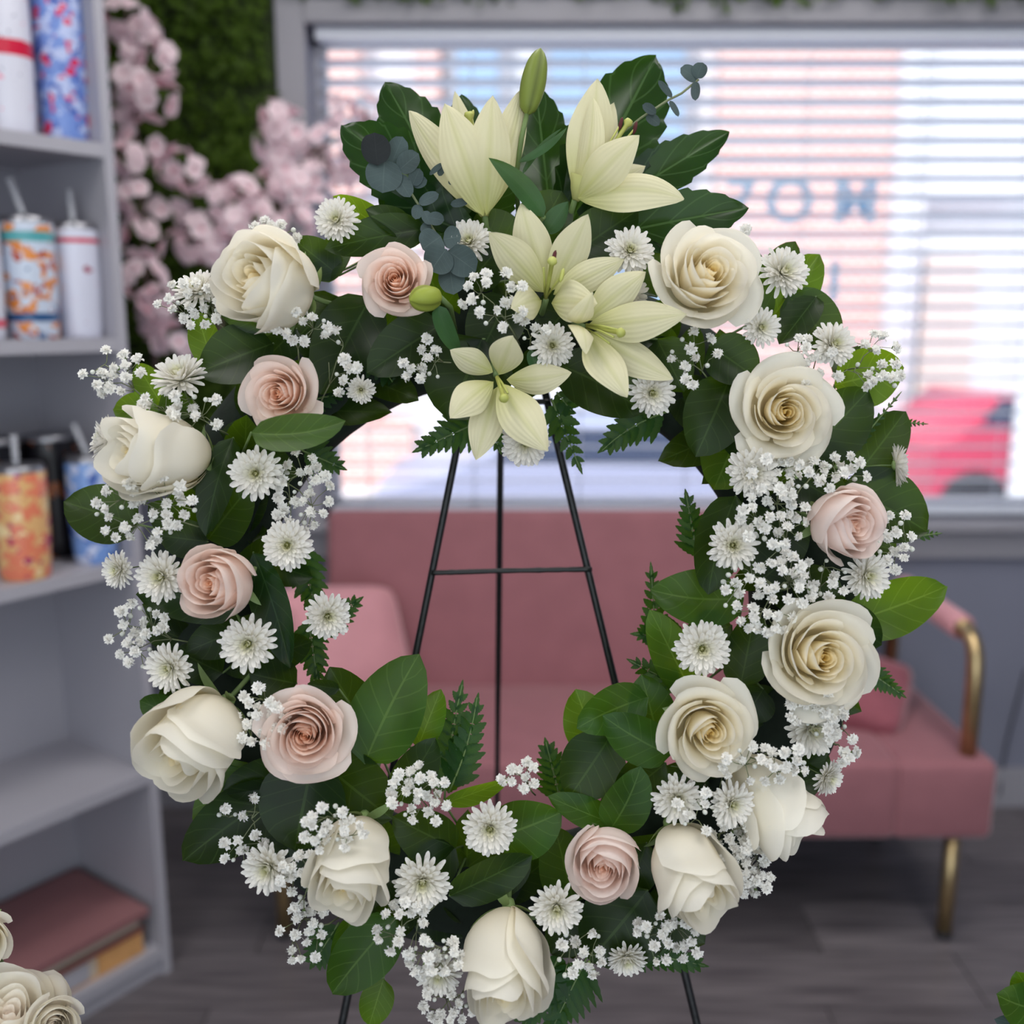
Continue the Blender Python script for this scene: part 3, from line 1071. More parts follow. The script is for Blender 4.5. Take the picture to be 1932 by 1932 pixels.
def blade(mb, B, T, w, up=None, bow=0.0, side=0.0, roll=0.0, prof='ovate', cup=.15, fold=0.0, wave=0.0, ns=12, nq=6, serr=0.0, teeth=9, seed=0, tipcurl=0.0, col=None):
    up = NV if up is None else up
    L_ = (T - B).length
    t0 = (T - B).normalized()
    up = (up - t0 * up.dot(t0))
    up = up.normalized() if up.length > 1e-5 else t0.orthogonal().normalized()
    sd0 = t0.cross(up).normalized()
    C = (B + T) / 2 + up * (bow * L_) + sd0 * (side * L_)
    r_ = random.Random(seed)
    ph = r_.uniform(0, 6.28)
    pts = []; uvs = []; cols = []
    f = PROF[prof]; pmx = PMAX[prof]
    for i in range(ns + 1):
        s = i / ns
        c = B * (1 - s) ** 2 + C * (2 * s * (1 - s)) + T * s * s
        t = ((C - B) * (2 * (1 - s)) + (T - C) * (2 * s)).normalized()
        sd = t.cross(up)
        sd = sd.normalized() if sd.length > 1e-5 else sd0
        nn = sd.cross(t)
        if roll:
            q = Quaternion(t, roll)
            sd = q @ sd; nn = q @ nn
        hw = w / 2 * f(s) / pmx
        hw = max(hw, w * .004)
        for j in range(nq + 1):
            q = -1 + 2 * j / nq
            hh = hw
            if serr and (j == 0 or j == nq):
                hh = hw * (1 + serr * (((s * teeth) % 1.0) - .5) * (1 if 0.12 < s < .97 else 0))
            off = cup * hw * q * q + fold * hw * abs(q) + wave * w * math.sin(s * 7 + ph + (2.1 if q > 0 else 0)) * q * q
            off += tipcurl * L_ * max(0, s - .6) ** 2
            pts.append(c + sd * (hh * q) + nn * off)
            uvs.append((s, q * .5 + .5))
            if col:
                cols.append(col(s, q))
    mb.grid(pts, ns, nq, uvs, cols if col else None)


def leafobj(parent, spec, mat, n0=.03, prof='ovate', seed=0, name='leaf', **kw):
    bx, by, tx, ty, w = spec[:5]
    n1 = n0
    if len(spec) > 5 and spec[5] is not None:
        n0, n1 = spec[5]
    b = MB()
    opts = dict(bow=.06, cup=.12, fold=.10, wave=.03, seed=seed)
    opts.update(kw)
    if len(spec) > 6:
        opts.update(spec[6])
    d = D - (n0 + n1) / 2
    blade(b, P(bx, by, n0), P(tx, ty, n1), w * d / F, prof=prof, **opts)
    return wpart(name, b, mat, parent)


GRP_S = 'salal leaf sprigs of the wreath'
# ---- foam ring with the dark under-leaves
CX, CY, RX, RY = 955, 1150, 566, 538
wr = thing('wreath_ring', 'dark green foam wreath ring with under leaves behind the flowers', 'wreath', P(CX, CY + RY + 120, -.04))
b = MB()
pts = []
K, Q = 72, 14
for i in range(K + 1):
    a = 2 * pi * i / K
    for j in range(Q + 1):
        c = 2 * pi * j / Q
        rr = 108 * math.cos(c)
        px_ = CX + (RX + rr) * math.cos(a); py_ = CY + (RY + rr) * math.sin(a)
        pts.append(P(px_, py_, -.035 + .036 * math.sin(c)))
b.grid(pts, K, Q)
wpart('foam', b, M['foam'], wr)
rnd = random.Random(77)
for i in range(96):
    a = 2 * pi * (i + rnd.uniform(-.4, .4)) / 96
    rad = rnd.choice((-70, -30, 20, 60))
    cx = CX + (RX + rad) * math.cos(a); cy = CY + (RY + rad) * math.sin(a)
    da = a + rnd.uniform(-1.2, 1.2) + (pi if rad < 0 else 0)
    L_ = rnd.uniform(100, 150)
    leafobj(wr, (cx - math.cos(da) * L_ * .4, cy - math.sin(da) * L_ * .4, cx + math.cos(da) * L_ * .6, cy + math.sin(da) * L_ * .6, rnd.uniform(62, 88), (-.012, rnd.uniform(-.015, .02))), M['leaf'], seed=i, roll=rnd.uniform(-.5, .5), ns=8, nq=4, wave=.05)

# ---- salal sprigs: (label, [leaf specs])  leaf: base x,y -> tip x,y, width, (n0,n1), options, 'l' = leaf with backlight glow in its colour
SP = [
    ('green leaf sprig between the upper left mum and the blush rose', [
        ((752, 452, 628, 370, 62, (.02, .03), dict(roll=-.5)), 'l'), ((806, 432, 612, 470, 78, (.035, .05), dict(bow=.1)), 'd'), ((640, 520, 552, 450, 72, (.02, .03)), 'd'), ((600, 530, 660, 440, 66, (.02, .02)), 'd'), ((780, 440, 690, 395, 60, (.03, .05), dict(roll=.4)), 'd')]),
    ('dark leaf sprig below the upper left white rose', [
        ((516, 648, 372, 704, 118, (.05, .055), dict(roll=.2)), 'd'), ((520, 622, 411, 586, 54, (.05, .06), dict(roll=-.6)), 'd'), ((404, 694, 372, 588, 62, (.02, .02)), 'l'), ((560, 620, 480, 700, 80, (.02, .04)), 'd')]),
    ('leaf sprig with a painted backlit glow at the far upper left beside the tilted mum', [
        ((306, 764, 258, 686, 60, (.01, .01)), 'l'), ((300, 776, 213, 772, 66, (.02, .02)), 'l'), ((300, 765, 372, 770, 60, (.03, .04)), 'd'), ((250, 810, 330, 800, 60, (.02, .03)), 'd')]),
    ('pointed leaf sprig lying across below the left blush rose', [
        ((474, 816, 652, 794, 74, (.108, .112), dict(bow=.03, side=.14, roll=-.2)), 'm'), ((440, 826, 388, 1012, 70, (.05, .06), dict(side=.05)), 'd'), ((392, 1018, 474, 915, 104, (.03, .05)), 'd'), ((470, 850, 560, 900, 70, (.02, .03)), 'd')]),
    ('broad dark leaf sprig sticking out furthest left', [
        ((262, 990, 120, 946, 112, (.0, .01), dict(roll=.2)), 'd'), ((392, 1022, 300, 1010, 74, (.04, .05)), 'd'), ((388, 1020, 280, 950, 80, (.02, .04)), 'd')]),
    ('dark leaf sprig below the blush rose at middle left', [
        ((446, 1158, 256, 1122, 84, (.05, .05), dict(side=.12)), 'd'), ((470, 1180, 350, 1230, 80, (.03, .05)), 'd'), ((420, 1270, 330, 1225, 80, (.03, .04)), 'd'), ((560, 1290, 470, 1270, 90, (.02, .03)), 'd')]),
    ('long glossy leaf sprig right of the middle left blush rose', [
        ((478, 1042, 548, 1262, 92, (.04, .055), dict(roll=.45, side=-.06)), 'g'), ((500, 1060, 590, 1090, 66, (.0, .01)), 'd'), ((500, 1240, 590, 1210, 70, (.01, .03)), 'd')]),
    ('leaf sprig showing one tip left of the drooping white rose', [
        ((345, 1352, 263, 1322, 60, (.02, .02)), 'm'), ((350, 1370, 300, 1440, 60, (.0, .02)), 'd')]),
    ('large leaf sprig hanging below the drooping white rose', [
        ((472, 1440, 370, 1566, 92, (.02, .02), dict(roll=.3)), 'l'), ((540, 1488, 346, 1624, 120, (.035, .03), dict(side=.05)), 'd'), ((560, 1450, 420, 1490, 80, (.03, .04)), 'd')]),
    ('broad dark leaf sprig under the big blush rose', [
        ((590, 1436, 556, 1604, 170, (.05, .055), dict(roll=.1)), 'd'), ((610, 1440, 740, 1545, 140, (.04, .045)), 'd'), ((650, 1420, 500, 1500, 90, (.03, .03)), 'd')]),
    ('upright leaf sprig with a bright pointed tip right of the big blush rose', [
        ((688, 1440, 791, 1234, 138, (.05, .055), dict(side=-.04)), 'm'), ((706, 1400, 622, 1258, 104, (.03, .03)), 'd'), ((788, 1410, 832, 1300, 62, (.03, .03)), 'l'), ((752, 1512, 822, 1392, 82, (.04, .05)), 'd'), ((640, 1300, 580, 1290, 30, (.05, .06)), 'd')]),
    ('leaf sprig with a curled light leaf at the bottom of the opening', [
        ((838, 1516, 962, 1470, 52, (.03, .04), dict(roll=.6)), 'l'), ((930, 1580, 1060, 1532, 116, (.045, .06), dict(side=.03)), 'm'), ((848, 1690, 1004, 1614, 92, (.06, .06), dict(roll=.3)), 'd'), ((860, 1600, 740, 1540, 100, (.03, .04)), 'd'), ((860, 1600, 760, 1660, 90, (.03, .03)), 'd'), ((990, 1600, 900, 1690, 90, (.02, .03)), 'd')]),
    ('large pointed leaf sprig hanging at the bottom left of the wreath', [
        ((748, 1730, 627, 1874, 112, (.05, .05), dict(side=.04)), 'm'), ((724, 1846, 696, 1936, 64, (.02, .02)), 'l'), ((662, 1730, 634, 1840, 44, (.03, .03)), 'l'), ((770, 1750, 700, 1720, 70, (.03, .03)), 'd')]),
    ('broad dark leaf sprig below the lower blush rose', [
        ((1222, 1680, 1112, 1812, 170, (.05, .05)), 'd'), ((1082, 1700, 1046, 1556, 100, (.03, .05)), 'd'), ((1230, 1700, 1330, 1780, 90, (.02, .03)), 'd'), ((1100, 1720, 1040, 1800, 90, (.03, .03)), 'd'), ((1220, 1590, 1180, 1700, 80, (.03, .03)), 'd')]),
    ('bushy light leaf sprig at the lower right edge of the opening', [
        ((1222, 1316, 1088, 1374, 92, (.045, .055), dict(side=.08)), 'm'), ((1244, 1402, 1210, 1272, 92, (.04, .045)), 'm'), ((1264, 1424, 1137, 1350, 92, (.06, .07), dict(side=-.05)), 'm'), ((1150, 1392, 1072, 1506, 124, (.04, .05)), 'd'), ((1256, 1440, 1160, 1512, 100, (.045, .05)), 'd'), ((1150, 1566, 1209, 1446, 92, (.06, .075), dict(side=.07)), 'm'), ((1170, 1560, 1033, 1502, 62, (.05, .06), dict(roll=.5)), 'm'), ((1130, 1420, 1086, 1300, 96, (.02, .02)), 'l'), ((1290, 1450, 1250, 1540, 80, (.02, .03)), 'd')]),
    ('leaf sprig with a glowing lower leaf at the upper right of the opening', [
        ((1376, 716, 1312, 862, 122, (.045, .05)), 'd'), ((1400, 800, 1346, 924, 128, (.02, .02), dict(roll=-.2)), 'l'), ((1420, 860, 1370, 760, 90, (.02, .03)), 'd'), ((1340, 720, 1300, 770, 80, (.01, .01)), 'd')]),
    ('dark leaf sprig around the tilted mum at the upper right', [
        ((1440, 620, 1546, 480, 96, (.01, .01)), 'l'), ((1486, 556, 1578, 660, 104, (.02, .02)), 'd'), ((1540, 560, 1470, 650, 70, (.04, .05), dict(roll=.5)), 'd'), ((1440, 610, 1402, 452, 66, (.02, .03)), 'd'), ((1338, 652, 1428, 714, 100, (.05, .055)), 'd'), ((1440, 560, 1500, 455, 70, (-.01, .0)), 'd')]),
    ('leaf sprig with a rounded pale end at the far upper right', [
        ((1574, 726, 1706, 694, 112, (.01, .015), dict(roll=.2)), 'l'), ((1520, 860, 1640, 735, 122, (.03, .04)), 'd'), ((1616, 896, 1708, 776, 96, (.02, .02)), 'd'), ((1520, 860, 1610, 880, 90, (.02, .03)), 'd'), ((1590, 660, 1640, 740, 90, (-.01, .0)), 'd')]),
    ('dark leaf sprig right of the pale blush rose on the right', [
        ((1586, 920, 1750, 1004, 136, (.02, .02), dict(side=-.05)), 'd'), ((1640, 890, 1738, 968, 70, (.005, .005), dict(roll=.2)), 'l'), ((1500, 900, 1600, 960, 90, (.02, .02)), 'd'), ((1600, 1010, 1690, 1040, 90, (.01, .01)), 'd')]),
    ('bright green leaf sprig sticking out at the middle right', [
        ((1592, 1176, 1786, 1106, 108, (.01, .0), dict(side=.02, wave=.05)), 'l'), ((1560, 1150, 1664, 1216, 84, (.03, .02)), 'd'), ((1500, 1080, 1590, 1150, 84, (.02, .02)), 'd')]),
    ('dark leaf sprig left of the mum on the right inner edge', [
        ((1388, 936, 1336, 1122, 98, (.045, .05), dict(side=.08)), 'd'), ((1420, 950, 1420, 1090, 110, (.02, .03)), 'd'), ((1480, 960, 1480, 1080, 90, (.02, .02)), 'd'), ((1430, 1100, 1510, 1030, 90, (.02, .02)), 'd')]),
    ('leaf sprig with a bright lower edge around the inner right mum', [
        ((1402, 1128, 1226, 1112, 110, (.03, .03), dict(roll=.3, side=-.1)), 'm'), ((1306, 1310, 1226, 1150, 84, (.02, .03)), 'l'), ((1396, 1296, 1424, 1152, 92, (.03, .04)), 'd'), ((1440, 1300, 1400, 1360, 80, (.02, .02)), 'd'), ((1380, 1180, 1290, 1210, 90, (.03, .03)), 'd')]),
    ('dark leaf sprig left of the green lily bud under the blush rose', [
        ((700, 560, 604, 744, 128, (.015, .03)), 'd'), ((836, 610, 692, 704, 104, (.03, .04)), 'd'), ((640, 560, 540, 660, 90, (.0, .02)), 'd'), ((720, 640, 640, 600, 90, (.0, .01)), 'd')]),
    ('large dark leaf sprig at the top of the opening behind the lowest lily', [
        ((910, 640, 846, 792, 172, (.03, .03)), 'd'), ((1052, 688, 1216, 780, 118, (.03, .03), dict(side=-.08)), 'd'), ((960, 560, 900, 680, 110, (.02, .03)), 'd'), ((1090, 560, 1020, 640, 100, (.02, .03)), 'd'), ((1240, 640, 1290, 740, 90, (.02, .02)), 'd')]),
    ('dark leaf sprig behind the middle lilies at the top', [
        ((1080, 480, 1204, 396, 100, (.02, .03)), 'd'), ((1000, 470, 1060, 360, 110, (.02, .03)), 'd'), ((960, 480, 900, 400, 100, (.01, .02)), 'd'), ((1240, 560, 1210, 450, 90, (.02, .02)), 'd'), ((880, 540, 940, 470, 90, (.02, .02)), 'd'), ((1130, 560, 1210, 600, 100, (.02, .02)), 'd')]),
]
M['leafm'] = leafmat('mid_salal_leaf', (42, 76, 20), (88, 118, 56), (138, 180, 26), trans=0.38)
M['leafg'] = leafmat('glossy_salal_leaf', (20, 44, 24), (60, 88, 54), (100, 150, 24), rough=0.16, trans=0.25, spec=.9)
LM = {'d': 'leaf', 'l': 'leafl', 'm': 'leafm', 'g': 'leafg'}
sd_ = 1000
for lab, lv in SP:
    bx = sum(l[0][0] for l in lv) / len(lv); by = sum(l[0][1] for l in lv) / len(lv)
    root = P(bx, by, -.02)
    t = thing('salal_sprig', lab, 'leaves', root, GRP_S)
    st = MB()
    for spec, k in lv:
        sd_ += 1
        leafobj(t, spec, M[LM[k]], seed=sd_)
        pb = P(spec[0], spec[1], spec[5][0])
        st.tube([root, (root + pb) / 2 - NV * .004, pb], [.0014, .0012, .0009], 5)
    wpart('stem', st, M['stem'], t)

# ---- palmate leaves at the top
for lab, hub, lobes in (
        ('large lobed glossy leaf at top left behind the trumpet lily', (880, 440), [(862, 400, 726, 154, 128, (.0, -.01)), (872, 420, 645, 236, 138, (.012, .0)), (880, 440, 714, 372, 112, (.015, .01)), (890, 420, 870, 178, 100, (-.012, -.025)), (900, 440, 960, 320, 90, (-.01, -.01))]),
        ('large lobed glossy leaf at top right with a deep rounded notch', (1062, 440), [(1040, 425, 1010, 160, 110, (-.01, -.02)), (1078, 418, 1238, 106, 168, (-.012, -.02)), (1100, 420, 1376, 249, 98, (-.01, -.005)), (1110, 452, 1413, 392, 112, (.012, .02)), (1080, 460, 1150, 540, 90, (.0, .0))])):
    t = thing('palmate_leaf', lab, 'leaf', P(hub[0], hub[1], -.02), 'large lobed leaves at the top of the wreath')
    for i, l in enumerate(lobes):
        leafobj(t, l, M['fatsia'], seed=50 + i, name='lobe', prof='lobe', serr=.15, teeth=9, ns=45, nq=8, wave=.03, cup=.1, fold=.12)
    st = MB(); st.tube([P(hub[0], hub[1], -.01), P(hub[0] + 10, hub[1] + 120, -.04)], .003, 6)
    wpart('leaf_stalk', st, M['stem'], t)

# ---- eucalyptus
def eucalyptus(label, path, discs, n):
    t = thing('eucalyptus_sprig', label, 'eucalyptus', P(path[-1][0], path[-1][1], n), 'eucalyptus sprigs')
    st = MB(); st.tube([P(x, y, n + (z if len((x, y)) else 0)) for (x, y, z) in path], .0011, 6)
    wpart('stem', st, M['bstem'], t)
    for i, dsc in enumerate(discs):
        bx, by, tx, ty, w_, nn = dsc[:6]
        mat = M['eucad'] if len(dsc) > 6 else M['euca']
        leafobj(t, (bx, by, tx, ty, w_, (n + nn, n + nn + .004)), mat, prof='round', seed=300 + i, roll=random.Random(i).uniform(-.35, .35), wave=.02, fold=0, cup=.12, ns=10)


eucalyptus('blue grey eucalyptus sprig trailing left of the trumpet lily', [(706, 300, 0), (735, 330, 0), (768, 352, 0), (795, 395, 0), (822, 440, 0), (846, 490, 0), (858, 545, -.03)], [
    (712, 312, 706, 250, 56, .012, 1), (726, 300, 722, 364, 70, .006), (738, 312, 760, 258, 40, .0), (752, 322, 790, 290, 44, .004), (748, 330, 774, 372, 34, .004),
    (778, 350, 792, 318, 28, .004), (778, 348, 806, 340, 22, .002), (790, 384, 828, 366, 24, .003), (790, 386, 784, 414, 22, .002), (800, 398, 812, 424, 20, .003),
    (806, 410, 838, 416, 26, .005), (810, 420, 796, 440, 18, .002), (832, 446, 797, 470, 56, .012), (836, 452, 870, 446, 46, .008), (842, 470, 812, 512, 60, .014), (846, 474, 898, 512, 58, .012),
    (848, 500, 856, 556, 50, .006), (828, 332, 838, 310, 14, .0), (810, 330, 836, 308, 12, .0), (850, 386, 884, 380, 16, .0), (846, 346, 862, 338, 12, 0)], .045)
eucalyptus('thin eucalyptus twig poking out above the top right lobed leaf', [(1318, 150, 0), (1286, 176, 0), (1262, 188, 0), (1210, 222, 0), (1160, 262, -.02), (1120, 330, -.04)], [
    (1316, 150, 1284, 128, 34, .0), (1314, 148, 1326, 118, 30, .002), (1312, 154, 1312, 190, 18, .002), (1268, 184, 1242, 152, 13, .002), (1264, 190, 1280, 220, 13, .002), (1238, 214, 1212, 198, 20, .002), (1220, 216, 1244, 236, 20, 0)], .02)

# ---- ferns
def fern(label, bx, by, tx, ty, w_, n0, n1, k=9, side=0.0, mat='fern'):
    t = thing('fern_frond', label, 'fern', P(bx, by, n0), 'leatherleaf fern fronds')
    B, T = P(bx, by, n0), P(tx, ty, n1)
    t0 = (T - B).normalized()
    sd0 = t0.cross(NV).normalized()
    L_ = (T - B).length
    C = (B + T) / 2 + sd0 * side * L_
    rp = [B * (1 - s) ** 2 + C * 2 * s * (1 - s) + T * s * s for s in [i / 10 for i in range(11)]]
    st = MB(); st.tube(rp, [.0011 - .0007 * i / 10 for i in range(11)], 5)
    wpart('stem', st, M['stem'], t)
    r_ = random.Random(int(bx * 7 + by))
    wm = w_ * 1.04 / F
    for i in range(k):
        s = .12 + .84 * i / k
        c = B * (1 - s) ** 2 + C * 2 * s * (1 - s) + T * s * s
        tt = ((C - B) * (1 - s) + (T - C) * s).normalized()
        sd = tt.cross(NV).normalized()
        ln = wm * .72 * (1 - s * .72) * r_.uniform(.88, 1.1)
        for sg in (-1, 1):
            dv = (sd * sg + tt * (.75 + .4 * s) + NV * r_.uniform(-.15, .2)).normalized()
            b = MB()
            blade(b, c, c + dv * ln, min(ln * .6, .84 * L_ / k * 1.15), prof='pinna', serr=.35, teeth=5, ns=15, nq=2, cup=.1, bow=.05 * sg, seed=i, roll=r_.uniform(-.3, .3))
            wpart('leaflet', b, M[mat], t)
    b = MB(); blade(b, rp[-3], T + t0 * wm * .12, wm * .16, prof='pinna', serr=.35, teeth=5, ns=15, nq=2)
    wpart('leaflet', b, M[mat], t)


for a in (
        ('fern frond pointing left below the lowest lily', 912, 792, 786, 850, 74, .0, .01, 7),
        ('fern frond hanging at the top right of the opening', 1262, 776, 1136, 850, 80, .0, .01, 7, .12),
        ('fern frond beside the right easel leg at the top', 1040, 752, 1096, 888, 62, .0, .0, 6),
        ('short fern frond right of the lowest lily tip', 1050, 740, 1078, 775, 52, .0, .0, 3),
        ('small fern frond behind the small mum at the top left of the opening', 700, 660, 752, 738, 58, .0, .0, 4),
        ('tiny fern frond left of the lower mum at the top of the opening', 920, 790, 944, 852, 50, .0, .0, 4),
        ('dark fern frond behind the blush rose at the upper left of the opening', 560, 760, 650, 742, 60, .0, .0, 5),
        ('dark fern frond below the pointed leaf at the left of the opening', 570, 850, 648, 884, 60, .0, .0, 5),
        ('upright fern frond at the top of the right inner edge', 1318, 1060, 1294, 930, 64, .01, .01, 7),
        ('upright fern frond over the sofa at the right inner edge', 1240, 1240, 1228, 1066, 54, .0, .0, 8),
        ('fern frond pointing up left at the lower right inner edge', 1290, 1300, 1188, 1246, 54, .02, .02, 6),
        ('fern frond pointing left at the right inner edge', 1300, 1200, 1196, 1196, 60, .0, .0, 6),
        ('left one of two upright fern fronds at the bottom of the opening', 838, 1516, 872, 1292, 78, .02, .02, 9, -.04),
        ('right one of two upright fern fronds at the bottom of the opening', 846, 1496, 900, 1316, 76, .025, .025, 8, .08),
        ('dark fern frond at the left inner edge above the round mum', 560, 1020, 606, 1180, 76, .0, .0, 8),
        ('fern frond sticking out right of the left inner mum', 600, 1190, 680, 1130, 60, .0, .0, 6),
        ('fern frond hanging at the left inner edge beside the glossy leaf', 580, 1160, 600, 1290, 70, .01, .01, 7),
        ('bright fern frond hanging below the lowest white rose', 1062, 1790, 990, 1934, 104, .03, .03, 8),
        ('second bright fern frond at the very bottom, right of the lowest rose', 1110, 1800, 1040, 1945, 104, .03, .03, 8),
        ('bright fern frond at the bottom right under the small mum', 1180, 1790, 1330, 1822, 64, .02, .02, 9),
        ('small fern tip right of the large white rose at the right', 1632, 1262, 1706, 1314, 44, .0, .0, 7),
        ('thin fern tip sticking out at the upper right of the wreath', 1690, 796, 1750, 800, 18, .0, .0, 6),
        ('thin fern tip sticking out right of the pale blush rose', 1730, 1012, 1776, 1006, 20, .0, .0, 4),
        ('dark fern frond left of the bushy light leaves', 1060, 1520, 1030, 1400, 74, .0, .0, 7),
        ('fern frond between the lower left mum and the white rose', 640, 1690, 580, 1650, 60, .02, .02, 5),
        ('fern frond behind the gypsophila at the lower left', 640, 1740, 590, 1820, 80, .02, .02, 6),
        ('thin fern frond crossing the leaves at the upper right', 1600, 860, 1700, 740, 22, .03, .03, 9)):
    fern(*a)

# ---- roses
WOUT, WIN = lin((248, 244, 232)), lin((255, 233, 156))
POUT, PIN = lin((252, 238, 230)), lin((255, 208, 164))
POUT2, PIN2 = lin((252, 240, 234)), lin((255, 216, 186))


def mixc(a, b_, k):
    k = max(0, min(1, k))
    return tuple(a[i] * (1 - k) + b_[i] * k for i in range(3))


def sm(x):
    x = max(0.0, min(1.0, x))
    return x * x * (3 - 2 * x)


def petal_mesh(r_, R, H, belly, top, h, phi, span, curl, tuck, kc, cin, cout, wob, point=0.0):
    nu, nv_ = 12, 12
    pts = []; cols = []; uvs = []
    ph1, ph2 = r_.uniform(0, 6.28), r_.uniform(0, 6.28)
    for i in range(nu + 1):
        u = -1 + 2 * i / nu
        edge = 1 - .13 * abs(u) ** 3.0 - .14 * abs(u) ** 8
        for j in range(nv_ + 1):
            v = j / nv_
            vv = v * edge
            ang = phi + u * span * (.72 + .28 * math.sin(pi * min(1, .15 + .7 * vv)))
            bl_ = math.sin(min(1, vv / .5) * pi / 2) ** .75
            rho = belly * (.10 + .90 * bl_)
            t = max(0.0, (vv - .45) / .55)
            rho += (top - belly) * sm(t)
            zz = h * vv
            q = max(0.0, (v - .74) / .26)
            q *= (1 - .35 * abs(u) ** 2)
            if curl > 0:
                a = q * 2.2
                rho += curl * math.sin(min(a, 2.6)) * (1 if a < 1.57 else 1)
                zz -= curl * (1 - math.cos(a)) * .75
            rho *= 1 + tuck * u
            rho += wob * R * math.sin(u * 3.1 + ph1) * t * t * .6
            zz += wob * H * math.sin(u * 4.2 + ph2) * t + point * H * (1 - abs(u)) ** 2 * t
            pts.append(Vector((math.cos(ang) * rho, math.sin(ang) * rho, zz)))
            uvs.append((v, u * .5 + .5))
            kk = kc + .38 * (v - .62) + (.25 * q)
            cols.append(mixc(cin, cout, kk))
    b = MB(); b.grid(pts, nu, nv_, uvs, cols)
    return b


def rose(label, cx, cy, R, H, dv, kind, n=.075, seed=0, style='open', roll=0.0, group='white roses of the wreath', stem=True, cz=None):
    r_ = random.Random(seed * 17 + 3)
    d = D - n
    R = R * d / F; H = H * d / F
    cin, cout = {'W': (WIN, WOUT), 'P': (PIN, POUT), 'Q': (PIN2, POUT2), 'X': (POUT2, WOUT)}[kind]
    dirv = V(*dv)
    base = P(cx, cy, n) - dirv * (H * .52)
    t = thing('rose', label, 'rose', base, group, quat(dirv, roll))
    if style == 'open':
        tops = [.06, .12, .19, .28, .42, .60, .82, 1.0]
        bel = [.07, .13, .20, .28, .37, .48, .60, .70]
        hs = [.90, .93, .96, .99, 1.0, .97, .90, .76]
        ns = [1, 2, 2, 3, 3, 4, 4, 5]
        curls = [0, 0, 0, .006, .014, .03, .055, .09]
    elif style == 'garden':
        tops = [.04, .08, .13, .18, .24, .30, .37, .45, .54, .65, .80, 1.0]
        bel = [.06, .1, .15, .2, .25, .30, .35, .41, .47, .53, .60, .68]
        hs = [.88, .9, .92, .94, .96, .98, .99, 1.0, .98, .95, .88, .76]
        ns = [2, 2, 3, 3, 3, 4, 4, 4, 4, 4, 5, 5]
        curls = [0, 0, .004, .004, .006, .008, .01, .014, .02, .03, .05, .07]
    else:   # bud: tall barrel with an open mouth
        tops = [.06, .12, .20, .31, .46, .66, .86, 1.0]
        bel = [.08, .15, .25, .39, .56, .74, .88, .95]
        hs = [.86, .88, .90, .93, .97, 1.0, .97, .88]
        ns = [1, 2, 2, 3, 3, 3, 3, 4]
        curls = [0, 0, 0, .006, .012, .025, .05, .09]
    nl = len(tops)
    phi = r_.uniform(0, 6.28)
    for k in range(nl):
        m_ = ns[k]
        span = {1: 3.5, 2: 2.05, 3: 1.42, 4: 1.10, 5: .92}[m_]
        for i in range(m_):
            ph = phi + i * 2 * pi / m_ + r_.uniform(-.12, .12)
            kc = (k / (nl - 1)) ** .65
            cj = curls[k] * R * r_.uniform(.6, 1.5)
            b = petal_mesh(r_, R, H, bel[k] * R * r_.uniform(.97, 1.03), tops[k] * R * r_.uniform(.93, 1.07), hs[k] * H * r_.uniform(.96, 1.03), ph, span * r_.uniform(.92, 1.08), cj,
                           -(.16 if m_ > 1 else .38) * (1 if seed % 2 else -1) * (1.0 if k < 8 else .6), kc, cin, cout, .012 + .032 * k / nl, .03 if k > nl - 4 else 0)
            lpart('petal', b, M['rose'], t)
        phi += 2.4
    # sepals, hip and stem
    b = MB()
    b.lathe([(.0, -.10 * H), (.14 * R, -.09 * H), (.18 * R, -.03 * H), (.15 * R, .03 * H)], (0, 0, 0), 10)
    lpart('rose_hip', b, M['sepal'], t)
    for i in range(5):
        a = i * 2 * pi / 5
        b = MB()
        o_ = Vector((math.cos(a), math.sin(a), 0))
        e = o_ * (R * bel[-1] * 1.04) + Vector((0, 0, H * .22))
        if i % 2:
            e = o_ * (R * bel[-1] * 1.15) + Vector((0, 0, -H * .06))
        blade(b, o_ * R * .12, e, R * .3, up=o_, prof='lance', bow=.12, ns=8, nq=4)
        lpart('sepal', b, M['sepal'], t)
    if stem:
        b = MB()
        b.tube([(0, 0, -.08 * H), (0, 0, -.08 * H - stem * .06)], .0022, 8)
        lpart('stem', b, M['stem'], t)
    return t


